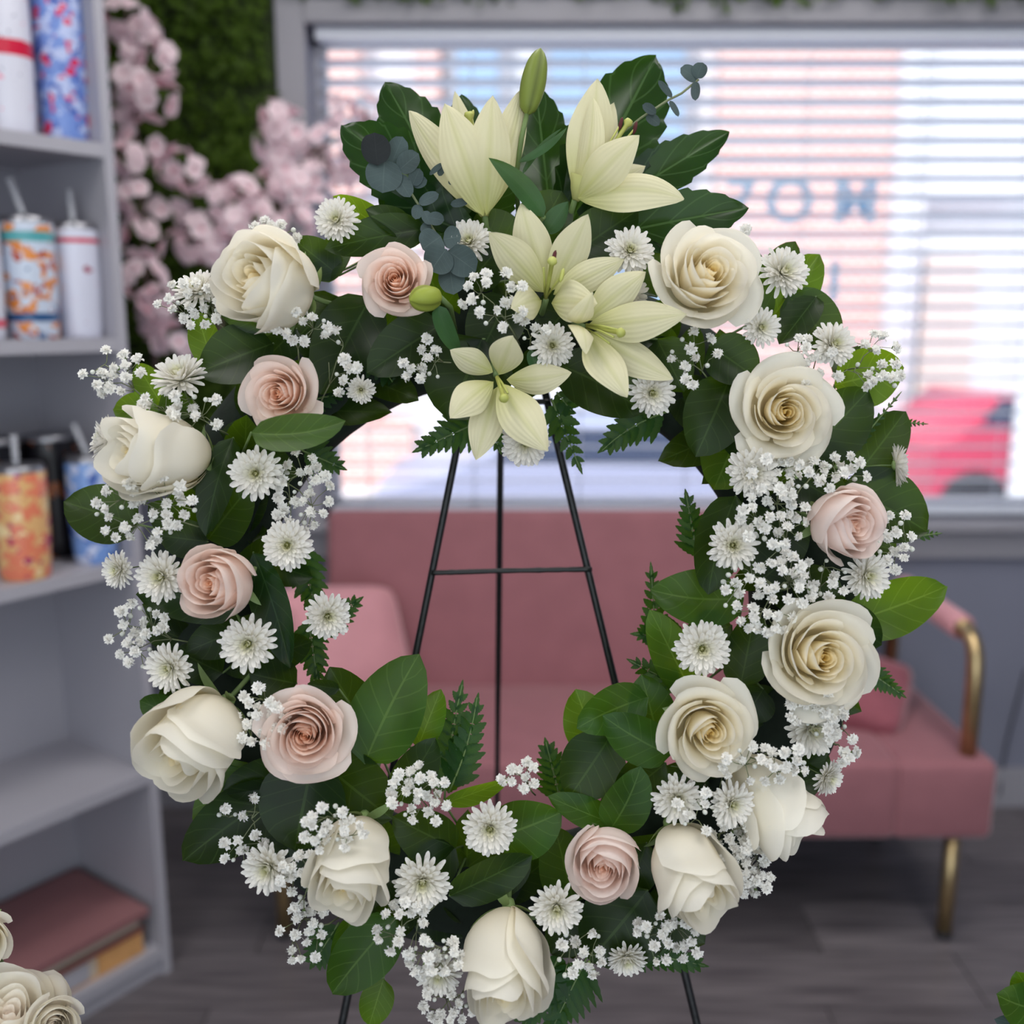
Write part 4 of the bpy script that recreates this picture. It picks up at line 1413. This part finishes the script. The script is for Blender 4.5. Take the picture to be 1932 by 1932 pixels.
GW, GB = 'white roses of the wreath', 'blush roses of the wreath'
ROSES = [
    ('cream white rose facing left at the upper left of the wreath', 512, 533, 84, 178, (-.50, -.06, .86), 'W', 'bud', .085),
    ('round blush rose left of the green lily bud at the top', 748, 532, 64, 100, (.0, .0, 1), 'P', 'open', .07),
    ('large white rose at the upper right beside the lilies', 1328, 528, 95, 140, (.15, -.18, 1), 'W', 'open', .08),
    ('blush rose above the pointed leaf at the left', 534, 743, 69, 104, (-.14, .12, 1), 'P', 'open', .08),
    ('cream white rose with a spiral heart on the right side', 1475, 778, 92, 124, (0, .08, 1), 'W', 'open', .075),
    ('cream white rose facing hard left at the far left', 302, 857, 74, 196, (-.70, -.02, .71), 'W', 'bud', .08),
    ('blush rose at the middle left between two mums', 415, 1098, 63, 130, (-.22, .0, .97), 'P', 'bud', .085),
    ('palest blush rose at the far right side', 1592, 986, 64, 120, (.34, .12, .93), 'Q', 'bud', .075),
    ('large open white rose at the lower right side', 1541, 1238, 101, 145, (.06, -.08, 1), 'W', 'open', .08),
    ('cream white rose with a wide folded rim right of the bushy leaves', 1332, 1373, 89, 124, (.06, .06, 1), 'W', 'open', .085),
    ('white rose drooping down left at the lower left', 368, 1390, 88, 190, (-.36, .50, .80), 'W', 'bud', .085),
    ('biggest blush rose with many ruffled petals at the lower left', 578, 1380, 86, 112, (.08, .03, 1), 'P', 'garden', .085),
    ('tall white rose facing down between two mums at the bottom left', 664, 1626, 70, 190, (-.10, .56, .82), 'W', 'bud', .085),
    ('lowest white rose of the wreath facing down at bottom centre', 955, 1812, 74, 210, (-.04, .58, .82), 'W', 'bud', .085),
    ('small blush rose at the lower right of the bottom', 1140, 1622, 62, 118, (-.16, .16, 1), 'Q', 'bud', .075),
    ('tall white rose facing down right at the bottom right', 1303, 1640, 70, 190, (.26, .56, .80), 'W', 'bud', .085),
    ('white rose seen from the side pointing down right over the sofa', 1450, 1514, 72, 196, (.52, .70, .45), 'W', 'bud', .06),
]
for i, (lab, cx, cy, R, H, dv, kd, stl, n) in enumerate(ROSES):
    rose(lab, cx, cy, R, H, dv, kd, n, i + 1, stl, roll=i * 1.3, group=GW if kd == 'W' else GB)

# ---- chrysanthemums
MW, MC = lin((240, 237, 230)), lin((226, 226, 164))


def mum_meshes(seed, tall=1.0):
    r_ = random.Random(seed)
    rings = [(19, 1.0, 2, .215), (20, .99, 11, .21), (19, .96, 21, .205), (18, .90, 32, .195), (16, .81, 43, .18), (14, .71, 54, .165), (12, .61, 65, .145), (9, .52, 75, .12), (6, .45, 83, .10)]
    out = MB(); inn = MB()
    for k, (n, ln, el, w_) in enumerate(rings):
        b = out if k < 4 else inn
        a0 = r_.uniform(0, 6)
        for i in range(n):
            if k < 2 and r_.random() < .05:
                continue
            a = a0 + 2 * pi * (i + r_.uniform(-.2, .2)) / n
            e = math.radians(el + r_.uniform(-7, 7))
            l_ = ln * r_.uniform(.9, 1.07)
            rad = Vector((math.cos(a), math.sin(a), 0))
            upz = Vector((0, 0, 1))
            B = rad * .04 + upz * .10
            T = B + (rad * math.cos(e) + upz * math.sin(e) * tall) * l_
            c1 = mixc(MW, MC, max(0, (k - 4.5) / 5.5))
            pts = []; cols = []
            sdv = rad.cross(upz)
            tn = (T - B).normalized()
            nrm = sdv.cross(tn)
            if nrm.dot(upz * .8 - rad * .6) < 0:
                nrm = -nrm
            for s in (0, .3, .6, .82, .95, 1.0):
                wv = w_ * (.35 + .65 * s ** .7) * math.sqrt(max(0.06, 1 - max(0, (s - .78) / .22) ** 2)) * .5
                bend = nrm * (.14 * l_ * (s * s - .15) * (1 if k > 0 else -.3))
                for j in range(3):
                    q = j - 1
                    pts.append(B.lerp(T, s) + sdv * (wv * q) + bend + nrm * (abs(q) * wv * .55))
                    cols.append(mixc(mixc(c1, MC, .3), c1, .25 + s))
            b.grid(pts, 5, 2, None, cols)
    ce = MB()
    for i in range(26):
        rr = .13 * math.sqrt(i / 26); a = i * 2.4
        c = Vector((math.cos(a) * rr, math.sin(a) * rr, .30 + .06 * (1 - (rr / .13) ** 2)))
        ce.tube([c - Vector((0, 0, .2)), c, c + Vector((0, 0, .03))], [.022, .022, .006], 5)
    ce.c = [lin((176, 178, 96))] * len(ce.v)
    ca = MB()
    ca.lathe([(.03, -.06), (.16, -.02), (.26, .06), (.2, .12)], (0, 0, 0), 12)
    sm_ = MB(); sm_.tube([(0, 0, -.04), (.03, .02, -.5), (.05, .0, -1.3)], .032, 6)
    return (out.mesh('outer_petals', M['mum']), inn.mesh('inner_petals', M['mum']), ce.mesh('flower_center', M['mum']), ca.mesh('calyx', M['sepal']), sm_.mesh('stem', M['stem']))


MUMS = [mum_meshes(i, 1.0 if i % 2 else .85) for i in range(5)]
ML = [
    ('white mum at the top left, highest on the left side', 633, 412, 43, (-.1, -.1, 1), .075),
    ('white mum behind the eucalyptus below the trumpet lily', 884, 453, 43, (-.1, -.15, 1), .05),
    ('white mum left of the large upper right rose', 1190, 470, 46, (.05, -.1, 1), .075),
    ('white mum half hidden behind the middle lilies', 1186, 556, 38, (0, .2, 1), .055),
    ('white mum at the upper right end, right of the large rose', 1482, 510, 50, (.3, -.15, 1), .07),
    ('small white mum below the large upper right rose', 1438, 617, 38, (.15, .1, 1), .08),
    ('white mum surrounded by gypsophila at the upper right', 1575, 648, 43, (.2, -.1, 1), .08),
    ('white mum in the middle of the lilies', 1043, 651, 42, (.12, .05, 1), .075),
    ('smallest white mum at the top left of the opening', 681, 736, 27, (.1, .35, 1), .06),
    ('white mum hanging at the top right of the opening', 1232, 742, 45, (.1, .2, 1), .07),
    ('white mum below the lowest lily at the top of the opening', 991, 838, 46, (-.05, .25, 1), .07),
    ('flat white mum tilted upward at the upper left', 337, 706, 52, (-.1, -.75, .8), .08),
    ('white mum behind gypsophila left of the upper left rose', 372, 541, 46, (-.15, -.7, .8), .055),
    ('white mum seen from the side at the far left by the rose', 195, 828, 46, (-.85, -.25, .5), .06),
    ('large white mum below the pointed leaf on the left', 481, 893, 50, (.08, .05, 1), .09),
    ('white mum at the left inner edge above the fern', 541, 1029, 48, (.1, .0, 1), .085),
    ('white mum below the spiral white rose on the right', 1420, 892, 49, (-.1, .05, 1), .085),
    ('white mum seen edge on at the far right', 1699, 877, 40, (.95, -.05, .28), .04),
    ('white mum on the dark leaf at the right inner edge', 1384, 1029, 48, (-.1, .0, 1), .085),
    ('white mum below the palest blush rose at the right', 1640, 1087, 47, (.25, .1, 1), .07),
    ('large white mum on the bright edged leaf, inner right', 1326, 1225, 53, (-.05, .0, 1), .085),
    ('large white mum left of the middle left blush rose', 301, 1089, 50, (-.15, .0, 1), .085),
    ('small white mum at the far middle left edge', 219, 1076, 36, (-.45, .05, .9), .07),
    ('upright white mum at the left inner edge over the sofa', 619, 1163, 45, (.35, .05, .93), .07),
    ('large white mum above the drooping white rose, dark leaf behind', 466, 1216, 54, (0, .02, 1), .09),
    ('white mum above the drooping white rose at the outer left', 316, 1262, 47, (-.2, .1, 1), .085),
    ('white mum under gypsophila below the large right rose', 1536, 1378, 52, (.15, .05, 1), .06),
    ('small white mum at the lower right outer edge over the sofa', 1566, 1470, 34, (.5, .2, .8), .05),
    ('white mum above the tall bottom right rose', 1279, 1510, 47, (-.05, .05, 1), .085),
    ('white mum left of the side facing rose at the lower right', 1384, 1519, 43, (.2, .0, 1), .09),
    ('white mum at the bottom of the opening beside the curled leaf', 924, 1566, 51, (0, -.02, 1), .085),
    ('white mum at the bottom left outer edge', 503, 1640, 50, (-.2, .08, 1), .085),
    ('largest white mum at the bottom between two roses', 797, 1668, 54, (.05, .1, 1), .085),
    ('white mum touching the lowest rose on its right', 1051, 1716, 49, (0, .08, 1), .09),
    ('white mum under gypsophila left of the lowest rose', 827, 1843, 45, (-.1, .3, .95), .075),
    ('small white mum at the bottom right above the fern', 1184, 1814, 39, (.05, .45, .85), .06),
    ('white mum turned away at the bottom right outer edge', 1414, 1656, 40, (.8, .2, .35), .05),
]
rnd = random.Random(8)
for i, (lab, x, y, r, dv, n) in enumerate(ML):
    dirv = V(*dv)
    rad = r * (D - n) / F
    t = thing('chrysanthemum', lab, 'chrysanthemum', P(x, y, n) - dirv * rad * .35, 'white chrysanthemums of the wreath', quat(dirv, rnd.uniform(0, 6.28)))
    t.scale = (rad, rad, rad)
    for nm, me in zip(('outer_petals', 'inner_petals', 'flower_center', 'calyx', 'stem'), MUMS[i % 5]):
        link(nm, me, t)

# ---- lilies
LY, LG, LD = lin((226, 220, 182)), lin((178, 182, 84)), lin((216, 216, 150))


def lcol(s, q):
    k = max(0, 1 - s * 1.9)
    c = mixc(LY, LG, k * .75)
    if abs(q) < .2:
        c = mixc(c, LG, .38 * (1 - s * .5))
    return c


def lily(label, base, nb, tepals, stamens=None, stem=None, pistil=None, tube=None):
    t = thing('lily', label, 'lily', P(base[0], base[1], nb), 'cream lilies at the top of the wreath')
    for i, tp in enumerate(tepals):
        bx, by, n0, tx, ty, n1, w_ = tp[:7]
        kw = dict(bow=.12, cup=-.26, wave=.035, roll=0, tipcurl=-.6 if not tube else -.25)
        if len(tp) > 7:
            kw.update(tp[7])
        b = MB()
        d = D - (n0 + n1) / 2
        blade(b, P(bx, by, n0), P(tx, ty, n1), w_ * .9 * d / F, prof='tepal', col=lcol, ns=18, nq=8, seed=i, **kw)
        wpart('tepal', b, M['lily'], t)
    if tube:
        b = MB(); b.tube([P(*p) for p in tube[0]], [r * PXM for r in tube[1]], 12)
        b.c = [mixc(LY, LG, .7)] * len(b.v)
        wpart('throat', b, M['lily'], t)
    for (x0, y0, n0, x1, y1, n1, anth) in (stamens or []):
        b = MB(); b.tube([P(x0, y0, n0), P((x0 + x1) / 2, (y0 + y1) / 2 - 2, (n0 + n1) / 2 + .004), P(x1, y1, n1)], .0009, 6)
        f_ = wpart('stamen', b, M['pollen'], t)
        if anth:
            p = P(x1, y1, n1)
            dv = RT * .25 + UPV * .97
            b = MB(); b.tube([p - dv * .0055, p - dv * .003, p, p + dv * .004, p + dv * .006], [.0005, .0016, .0018, .0015, .0004], 8)
            wpart('anther', b, M['anther'] if anth == 1 else M['pollen'], f_)
    if pistil:
        x0, y0, n0, x1, y1, n1 = pistil
        b = MB()
        a, c = P(x0, y0, n0), P(x1, y1, n1)
        dv = (c - a).normalized()
        b.tube([a, (a + c) / 2, c - dv * .004, c - dv * .001, c + dv * .002], [.0018, .0017, .002, .0042, .003], 10)
        wpart('pistil', b, M['pollen'], t)
    if stem:
        b = MB(); b.tube([P(*p) for p in stem], .0026, 8)
        wpart('stem', b, M['stem'], t)
    return t


lily('trumpet shaped cream lily standing at the top left, seen from the side', (914, 402), .04, [
    (912, 402, .03, 968, 212, .015, 74, dict(bow=-.05)), (908, 402, .028, 858, 168, .01, 64, dict(bow=-.10)), (916, 404, .035, 988, 164, .035, 78, dict(bow=.12, roll=.5, side=.06)),
    (910, 404, .045, 766, 208, .04, 88, dict(bow=.06, roll=-.65, side=-.02)), (912, 406, .05, 838, 192, .075, 104, dict(bow=.16, roll=-.15, cup=-.3)), (918, 406, .05, 930, 176, .075, 92, dict(bow=.16, roll=.1, cup=-.35))],
     stamens=[(910, 330, .04, 890, 220, .045, 2)], pistil=(908, 340, .04, 884, 216, .05), stem=[(914, 400, .042), (918, 440, .03), (930, 520, -.02)],
     tube=([(914, 408, .042), (911, 385, .042), (908, 350, .043)], [8, 22, 36]))
lily('half open cream lily at the top right, seen from the side', (1086, 372), .04, [
    (1088, 372, .035, 1128, 144, .04, 100, dict(bow=.10, side=.06, roll=.1)), (1088, 374, .03, 1160, 190, .015, 80, dict(bow=-.02)), (1090, 374, .045, 1206, 254, .085, 88, dict(bow=.16, cup=-.35)),
    (1092, 376, .045, 1292, 372, .07, 96, dict(bow=.12, side=-.13, roll=-.25)), (1086, 372, .04, 1116, 182, .055, 62, dict(bow=.12, side=.12, roll=-.5)), (1092, 372, .03, 1220, 310, .01, 70, dict(bow=0))],
     stamens=[(1110, 340, .04, 1171, 234, .045, 1), (1120, 340, .04, 1198, 242, .042, 1)], pistil=(1110, 345, .04, 1186, 230, .045), stem=[(1086, 372, .04), (1078, 400, .03), (1060, 520, -.02)],
     tube=([(1086, 378, .041), (1092, 360, .041), (1102, 338, .043)], [7, 18, 30]))
lily('open cream lily in the middle with one petal pointing straight up', (1030, 560), .065, [
    (1026, 552, .06, 929, 444, .10, 80, dict(bow=-.10, side=.05, roll=-.2)), (1028, 545, .055, 984, 384, .075, 82, dict(bow=-.04)), (1040, 548, .06, 1108, 410, .095, 80, dict(bow=-.08, roll=.15)),
    (1044, 556, .065, 1176, 490, .085, 66, dict(bow=-.02, side=-.02, roll=.2)), (1020, 566, .07, 968, 582, .10, 78, dict(bow=.30, roll=-.3)), (1040, 572, .07, 1124, 574, .105, 88, dict(bow=.28, roll=.3))],
     stamens=[(1030, 558, .065, 1045, 486, .10, 1), (1032, 560, .065, 1060, 520, .10, 2), (1028, 560, .065, 1026, 505, .098, 0)], pistil=(1030, 562, .065, 1042, 492, .102), stem=[(1030, 566, .06), (1020, 600, .02), (1010, 620, -.03)])
lily('open cream lily turned right above the mum at the opening', (1104, 616), .07, [
    (1108, 604, .07, 1218, 515, .09, 74, dict(bow=.0, side=-.04, roll=.2)), (1112, 612, .07, 1288, 590, .11, 88, dict(bow=-.03, side=.04)), (1114, 626, .07, 1270, 712, .085, 74, dict(bow=.0, side=.05)),
    (1108, 628, .075, 1186, 742, .11, 82, dict(bow=.12, side=.06, roll=-.15)), (1094, 622, .08, 1112, 664, .115, 60, dict(bow=.5, roll=-.6)), (1092, 610, .08, 1122, 556, .12, 56, dict(bow=.45, roll=.6))],
     stamens=[(1106, 616, .075, 1158, 636, .105, 0), (1106, 612, .075, 1166, 622, .105, 0), (1106, 620, .075, 1150, 648, .10, 0)], pistil=(1108, 615, .075, 1172, 628, .108), stem=[(1100, 616, .065), (1080, 610, .02)])
lily('lowest greenish cream lily hanging into the opening', (938, 712), .07, [
    (940, 706, .065, 966, 640, .10, 74, dict(bow=.0, roll=.1)), (930, 702, .065, 852, 664, .085, 58, dict(bow=-.05, roll=-.3)), (956, 716, .065, 1074, 702, .085, 66, dict(bow=-.05, side=.08)),
    (930, 720, .075, 852, 786, .10, 76, dict(bow=.08, side=.06)), (938, 730, .068, 898, 866, .085, 74, dict(bow=.08)), (944, 722, .08, 1032, 846, .11, 92, dict(bow=.10, side=.06))],
     stamens=[(938, 712, .075, 948, 744, .10, 0), (940, 712, .075, 958, 742, .10, 0)], pistil=(938, 712, .075, 951, 752, .108), stem=[(936, 708, .065), (930, 680, .03), (930, 640, -.02)])


def lily_bud(label, a, na, c, nc, r, rgb, stem):
    t = thing('lily_bud', label, 'flower bud', P(a[0], a[1], na), 'green lily buds')
    A_, C_ = P(a[0], a[1], na), P(c[0], c[1], nc)
    ax = (C_ - A_).normalized()
    k = 18
    L_ = (C_ - A_).length
    e1 = ax.orthogonal().normalized(); e2 = ax.cross(e1)
    pts = []; cols = []
    n = 14
    for i in range(n + 1):
        s = i / n
        rr = r * PXM * (.42 + .58 * math.sin(pi * min(1, s ** .9)) ** .8) * (1 if s < .75 else math.sqrt(max(.0, 1 - ((s - .75) / .25) ** 2)))
        if s == 0:
            rr *= .4
        for j in range(k + 1):
            an = 2 * pi * j / k
            groove = 1 - .16 * max(0, math.cos(an * 3)) ** 6
            pts.append(A_ + ax * (L_ * s) + (e1 * math.cos(an) + e2 * math.sin(an)) * rr * groove)
            cols.append(mixc(lin(rgb), tuple(v * .6 for v in lin(rgb)), max(0, math.cos(an * 3)) ** 4))
    b = MB(); b.grid(pts, n, k, None, cols)
    wpart('bud', b, M['budg'], t)
    if stem:
        b = MB(); b.tube([P(*p) for p in stem], .0022, 8)
        wpart('stem', b, M['stem'], t)
    return t


lily_bud('tall closed green lily bud, highest point of the wreath', (994, 216), .04, (1020, 90), .04, 25, (124, 138, 62), [(994, 216, .04), (984, 260, .04), (974, 330, .03), (980, 440, -.02)])
bd = lily_bud('small pale green lily bud touching the blush rose at the top', (830, 560), .085, (772, 566), .10, 25, (150, 162, 66), [(830, 560, .085), (850, 580, .07), (862, 640, .0)])
leafobj(bd, (826, 576, 866, 664, 36, (.085, .06), dict(side=.10)), M['strap'], prof='strap', name='strap_leaf')
t = thing('lily_leaf_spray', 'dark narrow lily leaves crossing the base of the trumpet lily', 'leaves', P(1000, 420, .0), 'narrow lily leaves')
for sp in ((1026, 410, 922, 298, 42, (.06, .085), dict(side=.10)), (978, 306, 1070, 240, 16, (.05, .05), dict(side=.15)), (985, 330, 1060, 242, 12, (.045, .045), dict(side=-.1)), (1000, 660, 1040, 716, 24, (.06, .07), dict(side=.2)), (1030, 440, 1072, 380, 40, (.05, .06))):
    leafobj(t, sp, M['strap'], prof='lance', name='leaf')
b = MB(); b.tube([P(1026, 410, .06), P(1010, 430, .03), P(1000, 560, -.02)], .002, 6)
wpart('stem', b, M['stem'], t)

# ---- gypsophila (baby's breath)
def breath_mesh(seed):
    r_ = random.Random(seed)
    b = MB()
    wc = lin((246, 244, 238))
    for i in range(20):
        el = math.radians(r_.uniform(2, 85)); a = i * 2.4 + r_.uniform(-.4, .4)
        d = Vector((math.cos(a) * math.cos(el), math.sin(a) * math.cos(el), math.sin(el)))
        s_ = d.cross(Vector((0, 0, 1)))
        s_ = s_.normalized() if s_.length > .01 else Vector((1, 0, 0))
        s_.rotate(Quaternion(d, r_.uniform(-.9, .9)))
        l_ = r_.uniform(.72, 1.05)
        nn = s_.cross(d)
        w_ = r_.uniform(.36, .52)
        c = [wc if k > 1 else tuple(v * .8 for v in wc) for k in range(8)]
        b.add([d * .12 - s_ * .05, d * .12 + s_ * .05, d * l_ * .62 - s_ * w_ * .8 + nn * .08, d * l_ * .62 + s_ * w_ * .8 + nn * .08, d * l_ - s_ * w_ * .7 - nn * .12, d * l_ * .92 + nn * .05, d * l_ + s_ * w_ * .7 - nn * .12],
              [(0, 1, 3, 2), (2, 3, 5), (2, 5, 4), (3, 6, 5)], None, c[:7])
    b.c = [(min(1, x[0]), min(1, x[1]), min(1, x[2])) for x in b.c]
    b.lathe([(0, .62), (.3, .55), (.5, .3), (.52, .05), (.3, -.1)], (0, 0, 0), 8)
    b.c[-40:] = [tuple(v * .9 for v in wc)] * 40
    b.lathe([(.06, -.55), (.3, -.3), (.4, .05), (.2, .15)], (0, 0, 0), 7, mi=1)
    return b.mesh('blossom', [M['breath'], M['sepal']])


def breathbud():
    b = MB()
    b.lathe([(.1, -.5), (.34, -.3), (.42, 0), (.34, .3), (.1, .45), (0, .47)], (0, 0, 0), 8)
    b.c = [lin((228, 230, 222))] * len(b.v)
    return b.mesh('bud', M['breath'])


BR = [breath_mesh(i) for i in range(6)]
BB = breathbud()
BL = [
    ('gypsophila sprig left of the upper left rose', (450, 640), (366, 575, 62, 46), 24, .06),
    ('gypsophila tuft on top of the upper left rose', (530, 500), (512, 440, 46, 22), 12, .04),
    ('gypsophila sprig between the upper left rose and the blush rose below', (570, 700), (556, 622, 70, 40), 12, .085),
    ('sparse gypsophila sprig left of the upper blush rose stem', (600, 780), (640, 680, 40, 58), 9, .07),
    ('gypsophila sprig sticking out at the far upper left', (300, 770), (214, 704, 52, 42), 15, .05),
    ('gypsophila sprig above the far left white rose', (430, 820), (350, 772, 78, 44), 15, .085),
    ('dense gypsophila sprig below the far left white rose', (400, 1000), (268, 962, 92, 62), 36, .09),
    ('dense gypsophila sprig at the left inner edge beside the large mum', (510, 890), (570, 930, 48, 74), 32, .07),
    ('gypsophila sprig sticking out at the middle left edge', (400, 1215), (262, 1198, 56, 56), 24, .06),
    ('gypsophila sprig left of the biggest blush rose', (570, 1330), (498, 1350, 52, 54), 22, .09),
    ('gypsophila sprig scattered over the lower left dark leaf', (560, 1500), (452, 1560, 50, 66), 14, .07),
    ('gypsophila sprig over the shoulder of the tall bottom left rose', (560, 1590), (632, 1566, 56, 46), 22, .11),
    ('gypsophila sprig between the bottom left mum and rose', (610, 1650), (572, 1670, 42, 54), 16, .085),
    ('gypsophila sprig hanging lowest at the bottom left', (640, 1730), (575, 1760, 50, 52), 17, .07),
    ('gypsophila sprig at the bottom left corner of the opening', (830, 1560), (794, 1500, 52, 54), 24, .085),
    ('gypsophila sprig below the largest bottom mum', (830, 1700), (762, 1750, 50, 46), 17, .09),
    ('gypsophila sprig over the mum left of the lowest rose', (860, 1770), (822, 1806, 52, 34), 18, .095),
    ('gypsophila sprig at the very bottom left of the lowest rose', (880, 1860), (848, 1898, 52, 32), 15, .07),
    ('small gypsophila tuft at the bottom of the opening', (1010, 1500), (984, 1462, 36, 24), 9, .06),
    ('gypsophila sprig right of the lowest white rose', (1060, 1770), (1090, 1800, 54, 44), 14, .08),
    ('gypsophila sprig below the tall bottom right rose', (1220, 1720), (1256, 1770, 66, 50), 20, .075),
    ('gypsophila sprig right of the tall bottom right rose', (1320, 1580), (1376, 1590, 40, 44), 16, .07),
    ('gypsophila tuft at the outer bottom right edge', (1370, 1630), (1418, 1640, 36, 46), 16, .06),
    ('gypsophila sprig between the two lower right mums', (1330, 1480), (1322, 1530, 46, 36), 11, .095),
    ('gypsophila sprig over the rose seen from the side', (1400, 1420), (1446, 1442, 80, 36), 22, .10),
    ('gypsophila sprig below the large lower right rose', (1480, 1330), (1538, 1346, 58, 36), 16, .085),
    ('thin gypsophila sprig at the outer lower right over the sofa', (1540, 1400), (1588, 1402, 24, 50), 10, .06),
    ('wide gypsophila sprig between the mum and the palest blush rose', (1480, 1030), (1490, 900, 96, 36), 26, .09),
    ('dense gypsophila sprig left of the palest blush rose', (1490, 1040), (1458, 976, 58, 54), 28, .085),
    ('dense gypsophila sprig above the large lower right rose', (1490, 1110), (1450, 1112, 82, 76), 42, .09),
    ('gypsophila sprig left of the mum below the palest blush rose', (1540, 1130), (1552, 1090, 46, 38), 13, .07),
    ('gypsophila sprig at the far right edge below the dark leaf', (1630, 1010), (1692, 1020, 32, 52), 16, .06),
    ('gypsophila sprig over the rounded pale leaf at the far upper right', (1590, 700), (1640, 690, 62, 56), 18, .06),
    ('gypsophila sprig above the spiral white rose', (1540, 740), (1526, 676, 48, 50), 14, .075),
    ('gypsophila sprig below the large upper right rose', (1340, 730), (1312, 676, 46, 54), 12, .075),
    ('gypsophila sprig left of the middle lilies', (980, 650), (932, 566, 54, 60), 18, .09),
    ('gypsophila sprig below the small green bud', (880, 690), (800, 678, 44, 38), 11, .06),
    ('gypsophila sprig right of the wide sprig, on the dark leaf', (1560, 900), (1592, 886, 44, 30), 9, .07),
    ('single gypsophila bloom sticking up above the large upper right rose', (1400, 500), (1408, 433, 4, 3), 1, .03),
    ('few gypsophila blooms left of the central lily mum', (1000, 660), (1002, 622, 26, 20), 4, .08),
]
for si, (lab, (bx, by), (cx, cy, rx, ry), cnt, n) in enumerate(BL):
    r_ = random.Random(900 + si)
    root = P(bx, by, n - .05)
    t = thing('gypsophila_sprig', lab, 'filler flowers', root, 'gypsophila sprigs of the wreath')
    pts = []
    tries = 0
    while len(pts) < cnt and tries < 4000:
        tries += 1
        a = r_.uniform(0, 2 * pi); q = math.sqrt(r_.random()) * 1.08
        x, y = cx + rx * q * math.cos(a), cy + ry * q * math.sin(a)
        if all((x - o[0]) ** 2 + (y - o[1]) ** 2 > (14.5 if tries < 2000 else 10) ** 2 for o in pts):
            pts.append((x, y))
    st = MB()
    hub = P(bx * .45 + cx * .55, by * .45 + cy * .55, n - .02)
    st.tube([root, (root + hub) / 2 + NV * .006, hub], [.0008, .0007, .0006], 5)
    subs = [P(cx + rx * .5 * math.cos(k * 2.1 + si), cy + ry * .5 * math.sin(k * 2.1 + si), n - .012) for k in range(3)]
    for s_ in subs:
        st.tube([hub, (hub + s_) / 2 + UPV * .003, s_], [.0006, .0005, .00045], 4)
    objs = []
    for i, (x, y) in enumerate(pts):
        nn = n + r_.uniform(-.012, .012)
        p = P(x, y, nn)
        s_ = min(subs + [hub], key=lambda v: (v - p).length)
        dv = ((p - s_).normalized() * .9 + NV * r_.uniform(.5, 1.2) + Vector((r_.uniform(-.3, .3), r_.uniform(-.3, .3), r_.uniform(-.3, .3)))).normalized()
        isb = r_.random() < .16
        rad = (r_.uniform(10.8, 13.6) if not isb else r_.uniform(9, 12)) * 1.06 * (D - nn) / F
        e = p - dv * rad * .5
        st.tube([s_, (s_ + e) / 2 - dv * .003 + UPV * r_.uniform(-.002, .003), e], [.00042, .00038, .00034], 4)
        o = link('bud' if isb else 'blossom', BB if isb else BR[r_.randrange(6)], t)
        o.location = p - root
        o.rotation_mode = 'QUATERNION'
        o.rotation_quaternion = quat(dv, r_.uniform(0, 6.28))
        o.scale = (rad, rad, rad)
    wpart('stem', st, M['bstem'], t)

# ------------------------------------------------------------------ foreground flowers at the bottom corners
M['bucket'] = simple('grey_bucket', (120, 122, 128), 0.4, 0.2)
M['water'] = simple('dark_water', (40, 50, 48), 0.1)


def bucket(label, c, r, h):
    t = thing('flower_bucket', label, 'bucket', c)
    b = MB()
    b.lathe([(0, .002), (r * .8, .002), (r, h), (r + .006, h), (r + .006, h - .008), (r * .98, h - .006), (r * .79, .008), (0, .008)], c, 28)
    wpart('bucket_body', b, M['bucket'], t)
    b = MB(); b.lathe([(0, h * .8), (r * .93, h * .8)], c, 28)
    wpart('water', b, M['water'], t)


q0 = P(35, 1925, .06)
bucket('grey flower bucket on the floor below the bottom left roses', Vector((q0.x, q0.y, 0)), .12, .45)
for lab, x, y, R, H, dv, kd, stl, n in (
        ('large pale blush rose cut off at the bottom left corner', 14, 1950, 96, 190, (.25, -.85, .42), 'X', 'bud', .06),
        ('small blush bud rose at the bottom left corner, right of the large one', 96, 1934, 46, 96, (.5, -.3, .8), 'X', 'bud', .075),
        ('rose with only one petal showing at the left edge near the bottom', -34, 1770, 54, 100, (.3, -.1, .9), 'W', 'open', .05)):
    t = rose(lab, x, y, R, H, dv, kd, n, 40 + x % 7, stl, group='loose roses at the bottom left', stem=False)
    b0 = Vector(t.location)
    b = MB(); b.tube([b0, b0 - V(*dv) * .05 - Vector((0, 0, .05)), Vector((q0.x + (b0.x - q0.x) * .3, q0.y, .30))], .003, 8)
    s_ = wpart('stem', b, M['stem'], None)
    # keep the stem with its rose
    s_.parent = t
    s_.matrix_parent_inverse = (Matrix.Translation(t.location) @ t.rotation_quaternion.to_matrix().to_4x4()).inverted()
q1 = P(1925, 1925, .05)
bucket('grey flower bucket on the floor below the bottom right leaves', Vector((q1.x, q1.y, 0)), .12, .45)
t = thing('leaf_sprig', 'glossy curled green leaves at the bottom right corner', 'leaves', Vector((q1.x, q1.y, .30)))
for i, sp in enumerate(((1985, 1905, 1880, 1876, 96, (.05, .055), dict(side=-.12, roll=.3)), (1955, 1890, 1918, 1832, 66, (.045, .05), dict(roll=-.4)), (1960, 1940, 1876, 1922, 46, (.04, .05)), (1990, 1880, 1940, 1810, 70, (.04, .04)))):
    leafobj(t, sp, M['leafm' if i != 2 else 'euca'], seed=700 + i)
b = MB(); b.tube([P(1950, 1900, .05), P(1955, 1950, .045), Vector((q1.x, q1.y, .30))], .0025, 8)
wpart('stem', b, M['stem'], t)
